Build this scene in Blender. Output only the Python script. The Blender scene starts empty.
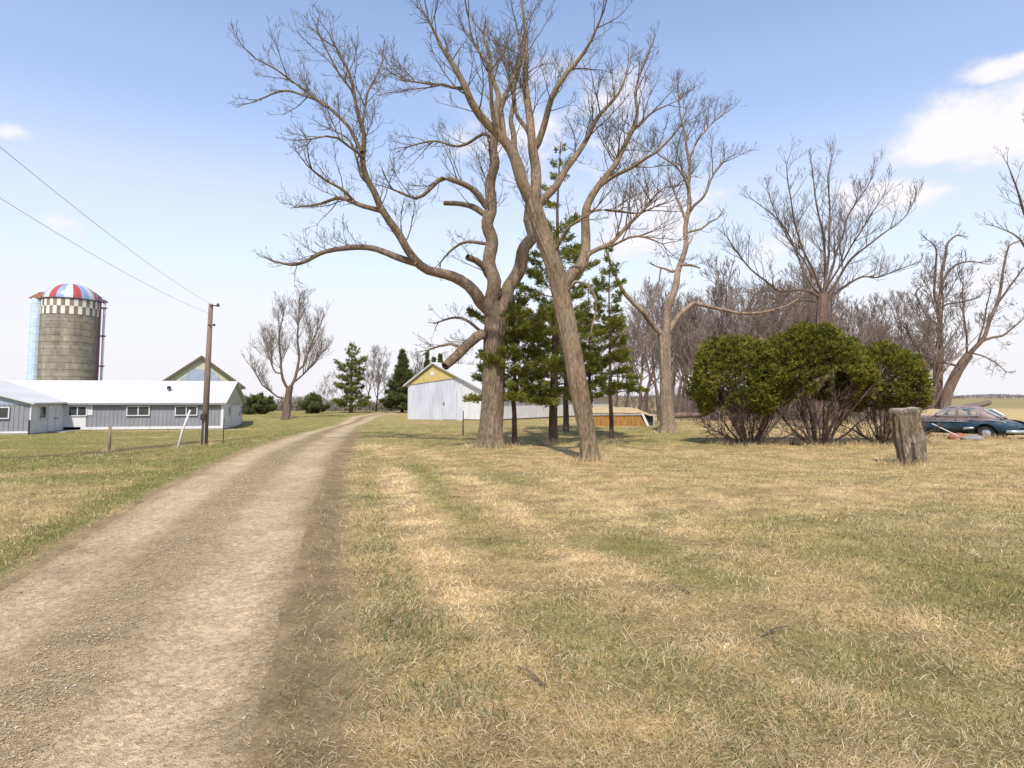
import bpy, math, random
import numpy as np
from mathutils import Vector

random.seed(7)
rng = np.random.default_rng(11)
scene = bpy.context.scene
COL = scene.collection
R = math.radians
PI = math.pi

# ------------------------------------------------------------------ camera maths
W, H = 1024, 768
F = 626.0
PITCH = R(4.0)
SHIFT = 30.0
CAMZ = 2.0
cp, sp = math.cos(PITCH), math.sin(PITCH)


def P(px, py, Y):
    """point seen at pixel (px, py) at forward distance Y metres"""
    xc = (px - 512.0) / F
    yc = (384.0 - SHIFT - py) / F
    t = Y / (cp - yc * sp)
    return Vector((xc * t, Y, CAMZ + t * (sp + yc * cp)))


# ------------------------------------------------------------------ noise + terrain
def _hash(ix, iy, seed):
    n = (ix.astype(np.int64) * 374761393 + iy.astype(np.int64) * 668265263 + seed * 974711) & 0x7fffffff
    n = ((n ^ (n >> 13)) * 1274126177) & 0x7fffffff
    n = (n ^ (n >> 16)) & 0x7fffffff
    return n / float(0x7fffffff)


def vnoise(x, y, seed=0):
    x = np.asarray(x, float); y = np.asarray(y, float)
    ix = np.floor(x); iy = np.floor(y)
    fx = x - ix; fy = y - iy
    fx = fx * fx * (3 - 2 * fx); fy = fy * fy * (3 - 2 * fy)
    a = _hash(ix, iy, seed); b = _hash(ix + 1, iy, seed)
    c = _hash(ix, iy + 1, seed); d = _hash(ix + 1, iy + 1, seed)
    return (a * (1 - fx) + b * fx) * (1 - fy) + (c * (1 - fx) + d * fx) * fy


def fbm(x, y, seed=0, oct=4):
    s = 0.0; a = 0.5; t = 0.0
    for i in range(oct):
        s = s + a * vnoise(x, y, seed + i); t += a
        x = np.asarray(x) * 2.03 + 7.1; y = np.asarray(y) * 2.03 - 3.7; a *= 0.5
    return s / t


def S(a, b, x):
    t = np.clip((np.asarray(x, float) - a) / (b - a), 0, 1)
    return t * t * (3 - 2 * t)


DY = np.array([-15, 0, 3.8, 6.7, 12.3, 21, 30, 40, 46, 62, 70, 85, 110.])
DX = np.array([1.8, -1.95, -3.0, -3.82, -5.5, -7.75, -9.6, -11.5, -12.7, -15.0, -15.9, -16.3, -13.])


def drive_x(y):
    y = np.asarray(y, float)
    s = 0
    for o in (-2., -1., 0., 1., 2.):
        s = s + np.interp(y + o, DY, DX)
    return s / 5.0


def drive_hw(y):
    return np.interp(y, [0, 7, 14, 22, 40, 70, 90], [1.5, 1.53, 1.72, 1.75, 1.6, 1.45, 1.4])


TRACK = np.array([(-12.2, 43.5), (-14.5, 41.5), (-18.4, 37.2), (-20.0, 30.8), (-20.8, 26.0), (-23.0, 19.0), (-27, 12)])


def seg_dist(x, y, pts):
    d = np.full(np.shape(x), 1e9)
    for (x0, y0), (x1, y1) in zip(pts[:-1], pts[1:]):
        vx, vy = x1 - x0, y1 - y0
        t = np.clip(((x - x0) * vx + (y - y0) * vy) / (vx * vx + vy * vy), 0, 1)
        d = np.minimum(d, np.hypot(x - x0 - t * vx, y - y0 - t * vy))
    return d


def height(x, y, carve=True):
    x = np.asarray(x, float); y = np.asarray(y, float)
    left = 1 - S(-19, -10, x)
    z = -0.62 * left * S(17, 31, y) * (1 - S(56, 66, y))
    d = np.maximum(0, y - 90)
    z = z - (1 - S(-0.03, 0.13, x / np.maximum(y, 1.0))) * 0.04 * (np.sqrt(d * d + 400) - 20)
    amp = 0.5 * S(4, 12, np.hypot(x, y)) + 0.5
    z = z + 0.05 * S(0.3, 1.2, np.abs(x - drive_x(y)) - drive_hw(y)) * (fbm(x / 0.42, y / 0.42, 203, 3) - 0.5) * (y < 45)
    z = z + amp * 0.10 * (fbm(x / 5.0, y / 5.0, 3) - 0.5) + 0.035 * (fbm(x / 0.9, y / 0.9, 9, 3) - 0.5) * (y < 60)
    o = x - drive_x(y); hw = drive_hw(y)
    # wheel rut beside the drive
    z = z - 0.05 * np.exp(-((o - hw - 0.42) / 0.22) ** 2) * (1 - S(20, 40, y))
    if carve:
        z = z - 0.07 * (1 - S(hw - 0.22, hw + 0.02, np.abs(o))) * (y < 110)
    return z


def hz(x, y):
    return float(height(np.array([x]), np.array([y]))[0])


def G(px, py):
    """where the ray through a pixel meets the ground"""
    a = P(px, py, 1.0); o = Vector((0, 0, CAMZ)); d = a - o
    t = 1.5
    while t < 400:
        p = o + d * t
        if p.z < hz(p.x, p.y):
            lo, hi = t * 0.97, t
            for _ in range(18):
                m = (lo + hi) / 2; q = o + d * m
                if q.z < hz(q.x, q.y): hi = m
                else: lo = m
            return o + d * hi
        t *= 1.02
    return o + d * 90


def ground(x, y):
    return Vector((x, y, hz(x, y)))


def at_base(px, Y):
    x = (px - 512) / F * Y
    # small correction for the lens pitch
    for _ in range(3):
        z = hz(x, Y)
        depth = Y * cp + (z - CAMZ) * sp
        x = (px - 512) / F * depth
    return Vector((x, Y, hz(x, Y)))


# ------------------------------------------------------------------ materials
MATS = {}


def new_mat(name):
    m = bpy.data.materials.new(name); m.use_nodes = True
    nt = m.node_tree; nt.nodes.clear()
    out = nt.nodes.new('ShaderNodeOutputMaterial')
    b = nt.nodes.new('ShaderNodeBsdfPrincipled')
    nt.links.new(b.outputs[0], out.inputs[0])
    MATS[name] = m
    return m, nt, b, out


def N(nt, typ, **kw):
    n = nt.nodes.new(typ)
    for k, v in kw.items():
        if k.startswith('i_'):
            key = k[2:].replace('_', ' ')
            n.inputs[key].default_value = v
        else:
            setattr(n, k, v)
    return n


def ramp(nt, stops, interp='LINEAR'):
    r = nt.nodes.new('ShaderNodeValToRGB')
    r.color_ramp.interpolation = interp
    els = r.color_ramp.elements
    while len(els) < len(stops): els.new(0.5)
    for e, (p, c) in zip(els, stops):
        e.position = p; e.color = (*c, 1) if len(c) == 3 else c
    return r


def noise_mat(name, c0, c1, scale=4, rough=0.85, stretch=(1, 1, 1), bump=0.0, bscale=None, detail=6, c2=None,
              spec=0.3, lo=0.3, hi=0.7, metallic=0.0, bdist=0.02):
    m, nt, b, out = new_mat(name)
    tc = N(nt, 'ShaderNodeTexCoord')
    mp = N(nt, 'ShaderNodeMapping'); mp.inputs['Scale'].default_value = stretch
    nt.links.new(tc.outputs['Object'], mp.inputs[0])
    n1 = N(nt, 'ShaderNodeTexNoise', i_Scale=scale, i_Detail=detail, i_Roughness=0.65)
    nt.links.new(mp.outputs[0], n1.inputs['Vector'])
    st = [(lo, c0), (hi, c1)] if c2 is None else [(lo, c0), ((lo + hi) / 2, c1), (hi, c2)]
    r = ramp(nt, st)
    nt.links.new(n1.outputs['Fac'], r.inputs[0])
    nt.links.new(r.outputs[0], b.inputs['Base Color'])
    b.inputs['Roughness'].default_value = rough
    b.inputs['Metallic'].default_value = metallic
    b.inputs['Specular IOR Level'].default_value = spec
    if bump:
        n2 = N(nt, 'ShaderNodeTexNoise', i_Scale=bscale or scale * 3, i_Detail=5.0, i_Roughness=0.6)
        nt.links.new(mp.outputs[0], n2.inputs['Vector'])
        bp = N(nt, 'ShaderNodeBump', i_Strength=bump, i_Distance=bdist)
        nt.links.new(n2.outputs['Fac'], bp.inputs['Height'])
        nt.links.new(bp.outputs[0], b.inputs['Normal'])
    return m


def weather(m, amount=0.35, tone=(0.20, 0.15, 0.11)):
    """rain streaks and grime of their own on a painted surface"""
    nt = m.node_tree; b = [n for n in nt.nodes if n.type == 'BSDF_PRINCIPLED'][0]
    src = b.inputs['Base Color'].links[0].from_socket
    tc = N(nt, 'ShaderNodeTexCoord'); mp = N(nt, 'ShaderNodeMapping'); mp.inputs['Scale'].default_value = (2.6, 2.6, 0.22)
    nt.links.new(tc.outputs['Object'], mp.inputs[0])
    n1 = N(nt, 'ShaderNodeTexNoise', i_Scale=1.6, i_Detail=7.0, i_Roughness=0.7); nt.links.new(mp.outputs[0], n1.inputs['Vector'])
    r = ramp(nt, [(0.50, (0, 0, 0)), (0.75, (amount, amount, amount))]); nt.links.new(n1.outputs['Fac'], r.inputs[0])
    mx = N(nt, 'ShaderNodeMix', data_type='RGBA'); nt.links.new(r.outputs[0], mx.inputs['Factor']); nt.links.new(src, mx.inputs[6]); mx.inputs[7].default_value = (*tone, 1)
    nt.links.new(mx.outputs[2], b.inputs['Base Color'])
    return m


def flat_mat(name, c, rough=0.6, spec=0.4, metallic=0.0):
    return noise_mat(name, tuple(v * 0.82 for v in c), tuple(min(1, v * 1.1) for v in c), scale=3.0, rough=rough,
                     spec=spec, metallic=metallic)


def attr_mat(name, attr='tint', rough=0.85, transl=0.0, spec=0.2):
    """colour from a per-face random tint stored on the mesh"""
    m, nt, b, out = new_mat(name)
    a = N(nt, 'ShaderNodeAttribute', attribute_name=attr)
    nt.links.new(a.outputs['Color'], b.inputs['Base Color'])
    b.inputs['Roughness'].default_value = rough
    b.inputs['Specular IOR Level'].default_value = spec
    if transl:
        t = N(nt, 'ShaderNodeBsdfTranslucent')
        nt.links.new(a.outputs['Color'], t.inputs['Color'])
        mx = N(nt, 'ShaderNodeMixShader'); mx.inputs[0].default_value = transl
        nt.links.new(b.outputs[0], mx.inputs[1]); nt.links.new(t.outputs[0], mx.inputs[2])
        nt.links.new(mx.outputs[0], out.inputs[0])
    return m


def bark_mat(name, dark, mid, light, moss=None):
    m, nt, b, out = new_mat(name)
    tc = N(nt, 'ShaderNodeTexCoord')
    mp = N(nt, 'ShaderNodeMapping'); mp.inputs['Scale'].default_value = (1, 1, 0.22)
    nt.links.new(tc.outputs['Object'], mp.inputs[0])
    n0 = N(nt, 'ShaderNodeTexNoise', i_Scale=3.0, i_Detail=3.0)
    nt.links.new(mp.outputs[0], n0.inputs['Vector'])
    n1 = N(nt, 'ShaderNodeTexNoise', i_Scale=22.0, i_Detail=7.0, i_Roughness=0.7, i_Distortion=0.6)
    nt.links.new(mp.outputs[0], n1.inputs['Vector'])
    r = ramp(nt, [(0.32, dark), (0.5, mid), (0.68, light)])
    nt.links.new(n1.outputs['Fac'], r.inputs[0])
    r0 = ramp(nt, [(0.3, (0.72, 0.68, 0.62)), (0.7, (1.15, 1.12, 1.12))])
    nt.links.new(n0.outputs['Fac'], r0.inputs[0])
    mu = N(nt, 'ShaderNodeMix', data_type='RGBA', blend_type='MULTIPLY'); mu.inputs['Factor'].default_value = 1
    nt.links.new(r.outputs[0], mu.inputs[6]); nt.links.new(r0.outputs[0], mu.inputs[7])
    last = mu.outputs[2]
    if moss:
        n3 = N(nt, 'ShaderNodeTexNoise', i_Scale=1.6, i_Detail=5.0)
        nt.links.new(tc.outputs['Object'], n3.inputs['Vector'])
        rr = ramp(nt, [(0.52, (0, 0, 0)), (0.66, (0.6, 0.6, 0.6))])
        nt.links.new(n3.outputs['Fac'], rr.inputs[0])
        mm = N(nt, 'ShaderNodeMix', data_type='RGBA')
        nt.links.new(rr.outputs[0], mm.inputs['Factor'])
        nt.links.new(last, mm.inputs[6]); mm.inputs[7].default_value = (*moss, 1)
        last = mm.outputs[2]
    nt.links.new(last, b.inputs['Base Color'])
    b.inputs['Roughness'].default_value = 0.95
    b.inputs['Specular IOR Level'].default_value = 0.1
    bp = N(nt, 'ShaderNodeBump', i_Strength=1.0, i_Distance=0.05)
    nt.links.new(n1.outputs['Fac'], bp.inputs['Height'])
    nt.links.new(bp.outputs[0], b.inputs['Normal'])
    return m


bark_big = bark_mat('bark_big', (0.055, 0.037, 0.025), (0.20, 0.15, 0.105), (0.37, 0.295, 0.22), moss=(0.19, 0.165, 0.085))
bark_front = bark_mat('bark_front', (0.06, 0.04, 0.025), (0.22, 0.165, 0.11), (0.37, 0.285, 0.20), moss=(0.25, 0.19, 0.105))
bark_pale = bark_mat('bark_pale', (0.10, 0.068, 0.045), (0.29, 0.22, 0.16), (0.44, 0.35, 0.265))
bark_far = bark_mat('bark_far', (0.075, 0.05, 0.042), (0.17, 0.125, 0.10), (0.28, 0.215, 0.175))
bark_pine = bark_mat('bark_pine', (0.05, 0.033, 0.025), (0.13, 0.09, 0.065), (0.22, 0.16, 0.12))
bark_bush = bark_mat('bark_bush', (0.05, 0.035, 0.027), (0.15, 0.11, 0.09), (0.28, 0.22, 0.185))
twig_mat = noise_mat('twig_bark', (0.085, 0.065, 0.050), (0.175, 0.140, 0.110), scale=3, rough=0.9, spec=0.1)
twig_far = noise_mat('twig_far', (0.15, 0.115, 0.095), (0.26, 0.207, 0.172), scale=2, rough=0.9, spec=0.1)
needle_mat = attr_mat('needles', transl=0.5)
leaf_mat = attr_mat('bush_needles', transl=0.22)
blade_mat = attr_mat('grass_blades', transl=0.38, rough=0.75)


# ------------------------------------------------------------------ mesh helpers
def mesh_arrays(name, V, quads=None, tris=None, mats=None, smooth=True, tint=None, midx=None):
    V = np.asarray(V, np.float32).reshape(-1, 3)
    q = np.zeros((0, 4), np.int32) if quads is None or len(quads) == 0 else np.asarray(quads, np.int32).reshape(-1, 4)
    t = np.zeros((0, 3), np.int32) if tris is None or len(tris) == 0 else np.asarray(tris, np.int32).reshape(-1, 3)
    me = bpy.data.meshes.new(name)
    me.vertices.add(len(V)); me.vertices.foreach_set('co', V.ravel())
    nl = q.size + t.size
    me.loops.add(nl)
    me.loops.foreach_set('vertex_index', np.concatenate([q.ravel(), t.ravel()]))
    npoly = len(q) + len(t)
    me.polygons.add(npoly)
    ls = np.concatenate([np.arange(len(q)) * 4, q.size + np.arange(len(t)) * 3]).astype(np.int32)
    me.polygons.foreach_set('loop_start', ls)
    me.polygons.foreach_set('use_smooth', np.full(npoly, smooth))
    if midx is not None:
        me.polygons.foreach_set('material_index', np.asarray(midx, np.int32))
    for m in (mats or []): me.materials.append(m)
    if tint is not None:
        a = me.attributes.new('tint', 'FLOAT_COLOR', 'POINT')
        c = np.ones((len(V), 4), np.float32); c[:, :3] = tint
        a.data.foreach_set('color', c.ravel())
    me.update(calc_edges=True)
    return me


def link(name, me, parent=None, loc=None):
    o = bpy.data.objects.new(name, me); COL.objects.link(o)
    if parent is not None: o.parent = parent
    if loc is not None: o.location = loc
    return o


def tag(o, label=None, cat=None, group=None, kind=None):
    if label: o['label'] = label
    if cat: o['category'] = cat
    if group: o['group'] = group
    if kind: o['kind'] = kind
    return o


def thing(name, loc, label, cat, group=None, rz=0.0):
    o = bpy.data.objects.new(name, None); COL.objects.link(o)
    o.location = loc; o.rotation_euler = (0, 0, rz); o.empty_display_size = 0.3
    return tag(o, label, cat, group)


class MB:
    """collects boxes, polygons, tubes into one mesh"""
    def __init__(s): s.v = []; s.f = []

    def add(s, vs, fs):
        b = len(s.v); s.v += [tuple(v) for v in vs]; s.f += [[i + b for i in f] for f in fs]; return s

    def box(s, x0, x1, y0, y1, z0, z1):
        return s.add([(x0, y0, z0), (x1, y0, z0), (x1, y1, z0), (x0, y1, z0), (x0, y0, z1), (x1, y0, z1), (x1, y1, z1), (x0, y1, z1)],
                     [(0, 3, 2, 1), (4, 5, 6, 7), (0, 1, 5, 4), (1, 2, 6, 5), (2, 3, 7, 6), (3, 0, 4, 7)])

    def prism(s, poly, axis, a, b):
        """extrude a polygon of (u, w) along axis 'x' or 'y' from a to b; w is z"""
        n = len(poly)
        mk = (lambda t, u, w: (t, u, w)) if axis == 'x' else (lambda t, u, w: (u, t, w))
        vs = [mk(a, u, w) for u, w in poly] + [mk(b, u, w) for u, w in poly]
        fs = [tuple(range(n))[::-1], tuple(range(n, 2 * n))] + [(i, (i + 1) % n, n + (i + 1) % n, n + i) for i in range(n)]
        return s.add(vs, fs)

    def tube(s, pts, rad, sides=8, cap=True):
        pts = [Vector(p) for p in pts]
        if not hasattr(rad, '__len__'): rad = [rad] * len(pts)
        b = len(s.v)
        for i, p in enumerate(pts):
            t = (pts[min(i + 1, len(pts) - 1)] - pts[max(i - 1, 0)]).normalized()
            ref = Vector((0.13, 0.31, 0.94)) if abs(t.z) < 0.9 else Vector((1, 0.1, 0))
            u = t.cross(ref).normalized(); w = t.cross(u)
            for k in range(sides):
                a = 2 * PI * k / sides
                s.v.append(tuple(p + (u * math.cos(a) + w * math.sin(a)) * rad[i]))
        for i in range(len(pts) - 1):
            for k in range(sides):
                k2 = (k + 1) % sides
                s.f.append([b + i * sides + k, b + i * sides + k2, b + (i + 1) * sides + k2, b + (i + 1) * sides + k])
        if cap:
            s.f.append([b + k for k in range(sides)][::-1]); s.f.append([b + (len(pts) - 1) * sides + k for k in range(sides)])
        return s

    def lathe(s, prof, sides=32, c=(0, 0)):
        b = len(s.v)
        for r, z in prof:
            for k in range(sides):
                a = 2 * PI * k / sides
                s.v.append((c[0] + r * math.cos(a), c[1] + r * math.sin(a), z))
        for i in range(len(prof) - 1):
            for k in range(sides):
                k2 = (k + 1) % sides
                s.f.append([b + i * sides + k, b + i * sides + k2, b + (i + 1) * sides + k2, b + (i + 1) * sides + k])
        return s

    def build(s, name, mat, parent=None, smooth=False, bevel=0.0, loc=None):
        me = bpy.data.meshes.new(name); me.from_pydata(s.v, [], s.f); me.update()
        if isinstance(mat, (list, tuple)):
            for m in mat: me.materials.append(m)
        else: me.materials.append(mat)
        me.polygons.foreach_set('use_smooth', np.full(len(me.polygons), smooth))
        import bmesh
        bm = bmesh.new(); bm.from_mesh(me); bmesh.ops.recalc_face_normals(bm, faces=bm.faces)
        if bevel:
            bmesh.ops.bevel(bm, geom=bm.edges[:], offset=bevel, segments=2, affect='EDGES', clamp_overlap=True)
        bm.to_mesh(me); bm.free()
        return link(name, me, parent, loc)


# ------------------------------------------------------------------ tree machinery
class Tubes:
    """polylines with radii, turned into tubes in bulk"""
    def __init__(s): s.g = {}

    def add(s, pts, rad, sides):
        s.g.setdefault((len(pts), sides), []).append((pts, rad))

    def mesh(s, name, mat, origin, rough=0.0):
        Vs, Qs, base = [], [], 0
        for (n, sides), lst in s.g.items():
            A = np.array([[tuple(p) for p in pts] for pts, _ in lst], float) - np.array(tuple(origin))
            Rr = np.array([r for _, r in lst], float)
            T = np.empty_like(A)
            T[:, 1:-1] = A[:, 2:] - A[:, :-2]; T[:, 0] = A[:, 1] - A[:, 0]; T[:, -1] = A[:, -1] - A[:, -2]
            T /= np.linalg.norm(T, axis=2, keepdims=True) + 1e-9
            ref = np.array([0.9, 0.42, 0.12]) / np.linalg.norm([0.9, 0.42, 0.12])
            U = np.cross(T, ref); nn = np.linalg.norm(U, axis=2, keepdims=True)
            U = np.where(nn < 0.05, np.array([0, 0, 1.0]), U / (nn + 1e-9)); Wv = np.cross(T, U)
            ang = np.arange(sides) * 2 * PI / sides
            rr = Rr[:, :, None] * np.ones(sides)
            if rough:
                m = len(lst)
                k = rng.normal(0, 1, (m, 1, sides)) * 0.6 + rng.normal(0, 1, (m, n, sides)) * 0.4
                rr = rr * (1 + rough * np.clip(k, -1.6, 1.6))
            Vt = A[:, :, None, :] + rr[..., None] * (U[:, :, None, :] * np.cos(ang)[None, None, :, None] + Wv[:, :, None, :] * np.sin(ang)[None, None, :, None])
            m = len(lst)
            idx = base + np.arange(m * n * sides).reshape(m, n, sides)
            a = idx[:, :-1, :]; b = np.roll(idx, -1, axis=2)[:, :-1, :]
            c = np.roll(idx, -1, axis=2)[:, 1:, :]; d = idx[:, 1:, :]
            Qs.append(np.stack([a, b, c, d], -1).reshape(-1, 4)); Vs.append(Vt.reshape(-1, 3)); base += m * n * sides
        return mesh_arrays(name, np.concatenate(Vs), np.concatenate(Qs), None, [mat])


def catmull(pts, rad, step):
    P_ = [Vector(p) for p in pts]
    out, ro = [], []
    for i in range(len(P_) - 1):
        p0 = P_[max(i - 1, 0)]; p1 = P_[i]; p2 = P_[i + 1]; p3 = P_[min(i + 2, len(P_) - 1)]
        n = max(1, int((p2 - p1).length / step))
        for k in range(n):
            t = k / n
            out.append(0.5 * ((2 * p1) + (p2 - p0) * t + (2 * p0 - 5 * p1 + 4 * p2 - p3) * t * t + (3 * p1 - p0 - 3 * p2 + p3) * t ** 3))
            ro.append(rad[i] * (1 - t) + rad[i + 1] * t)
    out.append(P_[-1]); ro.append(rad[-1])
    return out, ro


def rvec():
    while True:
        v = Vector((random.uniform(-1, 1), random.uniform(-1, 1), random.uniform(-1, 1)))
        if 0.01 < v.length < 1: return v.normalized()


def grow(tb, p, d, L, r, level, maxlev, prm):
    """one branch with wiggle and its children"""
    n = 7 if level <= 1 else (6 if level == 2 else 4)
    pts = [p.copy()]; rad = [r]; d = d.normalized(); seg = L / (n - 1)
    for i in range(1, n):
        d = (d + rvec() * prm['wig'] + Vector((0, 0, 1)) * prm['up'] * (0.6 if level < 2 else 1.0)).normalized()
        p = p + d * seg
        pts.append(p.copy()); rad.append(max(prm['rmin'], r * (1 - 0.72 * i / (n - 1))))
    tb.add(pts, rad, 6 if level == 0 else (5 if level == 1 else (4 if level == 2 else 3)))
    if level < maxlev:
        nk = max(2, int(prm['kids'][level] * (0.7 + 0.6 * random.random()) * min(1.6, L / prm['lref'][level])))
        for k in range(nk):
            t = random.uniform(0.22, 1.0) ** 0.85
            spawn(tb, pts, rad, t, L * (1.15 - 0.6 * t) * random.uniform(*prm['ratio']), level + 1, maxlev, prm)


def spawn(tb, pts, rad, t, L, level, maxlev, prm, rs=0.6):
    f = t * (len(pts) - 1); i = min(int(f), len(pts) - 2); u = f - i
    p = pts[i].lerp(pts[i + 1], u); r = rad[i] * (1 - u) + rad[i + 1] * u
    T = (pts[i + 1] - pts[i]).normalized()
    side = T.cross(rvec()).normalized()
    if side.z < -0.2 and random.random() < prm.get('flip', 0.5): side = -side
    a = R(random.uniform(*prm['ang']))
    grow(tb, p, T * math.cos(a) + side * math.sin(a), L, max(prm['rmin'], min(r * rs, L * 0.013 + 0.003)), level, maxlev, prm)


PRM = dict(wig=0.19, up=0.055, rmin=0.0055, kids=[7, 7, 5, 4], lref=[3.0, 1.7, 0.8, 0.5], ratio=(0.36, 0.70), ang=(26, 58), flip=0.6)


def trunk_mesh(pp, rr, mat, base, flare):
    """a furrowed bole with root buttresses"""
    A = np.array([tuple(p) for p in pp]) - np.array(tuple(base)); Rr = np.array(rr)
    # resample evenly along the bole
    seg = np.concatenate([[0], np.cumsum(np.linalg.norm(np.diff(A, axis=0), axis=1))])
    m = max(24, int(seg[-1] / 0.09)); t = np.linspace(0, seg[-1], m)
    C = np.stack([np.interp(t, seg, A[:, i]) for i in range(3)], 1); Rr = np.interp(t, seg, Rr)
    sides = 84; ang = np.arange(sides) * 2 * PI / sides
    T = np.gradient(C, axis=0); T /= np.linalg.norm(T, axis=1, keepdims=True)
    U = np.cross(T, [0.0, 1.0, 0.05]); U /= np.linalg.norm(U, axis=1, keepdims=True); Wv = np.cross(T, U)
    aa = ang[None, :] + 0.25 * np.sin(t * 0.7 + 1.0)[:, None]; zz = t[:, None] + 0 * aa
    k = Rr.max() / 0.5
    cx, cy = np.cos(aa), np.sin(aa)
    rid = np.abs(vnoise(cx * 7.5 * k + zz * 0.22, cy * 7.5 * k + zz * 0.55, 401) - 0.5) * 2
    rid2 = vnoise(cx * 3 + 9, cy * 3 + zz * 0.8, 405) - 0.5
    rid3 = vnoise(cx * 16 * k + zz * 0.9, cy * 16 * k + zz * 2.2, 409) - 0.5
    seed = float(base[0]) * 3
    lobe = 0.5 + 0.5 * np.cos(5 * aa + seed + 0.7 * np.sin(2 * aa + seed))
    hz_ = np.clip(C[:, 2], 0, None)[:, None]
    fl = flare * np.exp(-hz_ / 0.22) * (0.25 + 1.3 * lobe ** 1.5) + 0.35 * flare * np.exp(-hz_ / 0.9) * lobe
    rad = Rr[:, None] * (0.935 + 0.12 * rid + 0.10 * rid2 + 0.045 * rid3 + fl)
    V = C[:, None, :] + rad[..., None] * (U[:, None, :] * np.cos(ang)[None, :, None] + Wv[:, None, :] * np.sin(ang)[None, :, None])
    idx = np.arange(m * sides).reshape(m, sides)
    q = np.stack([idx[:-1], np.roll(idx, -1, 1)[:-1], np.roll(idx, -1, 1)[1:], idx[1:]], -1).reshape(-1, 4)
    return mesh_arrays('trunk', V, q, None, [mat])


def traced_tree(name, Y, base_px, trunk, limbs, label, cat, mat, tmat, prm=PRM, density=1.0, maxlev=3, group=None, twig_len=2.2, rough=0.07, step=0.25,
                flare=0.0, limb=0.74, bole=0.94):
    """a bare tree: the trunk and main limbs follow drawn paths spread in depth, everything finer grows from them"""
    base = at_base(base_px[0], Y)
    root = thing(name, base, label, cat, group)
    sc = Y / F
    done = []   # (pixel path, Ys)

    def world(path, k, Ystart):
        pts, rad, Ys = [], [], []
        acc = 0.0; prev = None
        for (px, py, r) in path:
            if prev: acc += math.hypot(px - prev[0], py - prev[1])
            prev = (px, py)
            yy = Ystart + k * acc * sc
            pts.append(P(px, py, yy)); rad.append(r * yy / F); Ys.append(yy)
        return pts, rad, Ys

    pts, rad, Ys = world(trunk, 0.02, Y)
    pts[0].z = base.z + 0.02
    done.append((trunk, Ys))
    pp, rr = catmull(pts, rad, step)
    rr = [r * bole for r in rr]
    pp = [pp[0] - Vector((0, 0, 0.35))] + pp; rr = [rr[0] * 1.05] + rr
    link('trunk', trunk_mesh(pp, rr, mat, base, flare), root)
    crown = Tubes()
    for ent in limbs:
        path, k = ent[0], ent[1]
        opt = ent[2] if len(ent) > 2 else {}
        x0, y0 = path[0][0], path[0][1]
        best = None
        for pth, ys in done:
            for i in range(len(pth) - 1):
                ax, ay, bx_, by_ = pth[i][0], pth[i][1], pth[i + 1][0], pth[i + 1][1]
                tt = max(0, min(1, ((x0 - ax) * (bx_ - ax) + (y0 - ay) * (by_ - ay)) / ((bx_ - ax) ** 2 + (by_ - ay) ** 2 + 1e-9)))
                qx, qy = ax + (bx_ - ax) * tt, ay + (by_ - ay) * tt
                dd = math.hypot(qx - x0, qy - y0)
                if best is None or dd < best[0]: best = (dd, ys[i] * (1 - tt) + ys[i + 1] * tt, qx, qy)
        if best[0] < 14: path = [(best[2], best[3], path[0][2])] + list(path[1:])
        path = [(a_, b_, c_ * limb) for a_, b_, c_ in path]
        pts, rad, Ys = world(path, k, best[1])
        done.append((path, Ys))
        # bend a little in depth so the limb is no flat drawing
        ph = random.uniform(0, 6.28)
        for i in range(1, len(pts)):
            pts[i] = pts[i] + Vector((0, 1, 0)) * 0.10 * math.sin(ph + i * 1.3)
        pp, rr = catmull(pts, rad, step)
        rr = [max(0.010, r) for r in rr]
        w1, w2 = random.uniform(0.5, 1.1), random.uniform(0.5, 1.1)
        pp = [pp[0]] + [q + Vector((math.sin(ph + i * w1), math.cos(ph * 2 + i * w2), math.sin(ph * 3 + i * w2 * 0.8))) * (rr[i + 1] * 0.30 + 0.012) for i, q in enumerate(pp[1:])]
        lt = Tubes(); lt.add(pp, rr, 12 if rr[0] > 0.08 else 7)
        link('limb', lt.mesh('limb', mat, base, rough * 0.8 if rr[0] > 0.08 else 0.0), root)
        L = sum((pp[i + 1] - pp[i]).length for i in range(len(pp) - 1))
        nk = int(L * 2.6 * density * opt.get('d', 1.0))
        for j in range(nk):
            t = random.uniform(opt.get('t0', 0.25), 1.0)
            Lc = 1.35 * twig_len * opt.get('l', 1.0) * (1.1 - 0.5 * t) * random.uniform(0.25, 1.0) ** 1.2
            spawn(crown, pp, rr, t, Lc, 1, maxlev, prm)
        if opt.get('tip', True):
            for j in range(3):
                T = (pp[-1] - pp[-2]).normalized()
                grow(crown, pp[-1], T + rvec() * 0.45, twig_len * opt.get('l', 1.0) * random.uniform(0.4, 0.8), rr[-1] * 0.8, 1, maxlev, prm)
    link('crown', crown.mesh('crown', tmat, base), root)
    return root


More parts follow.
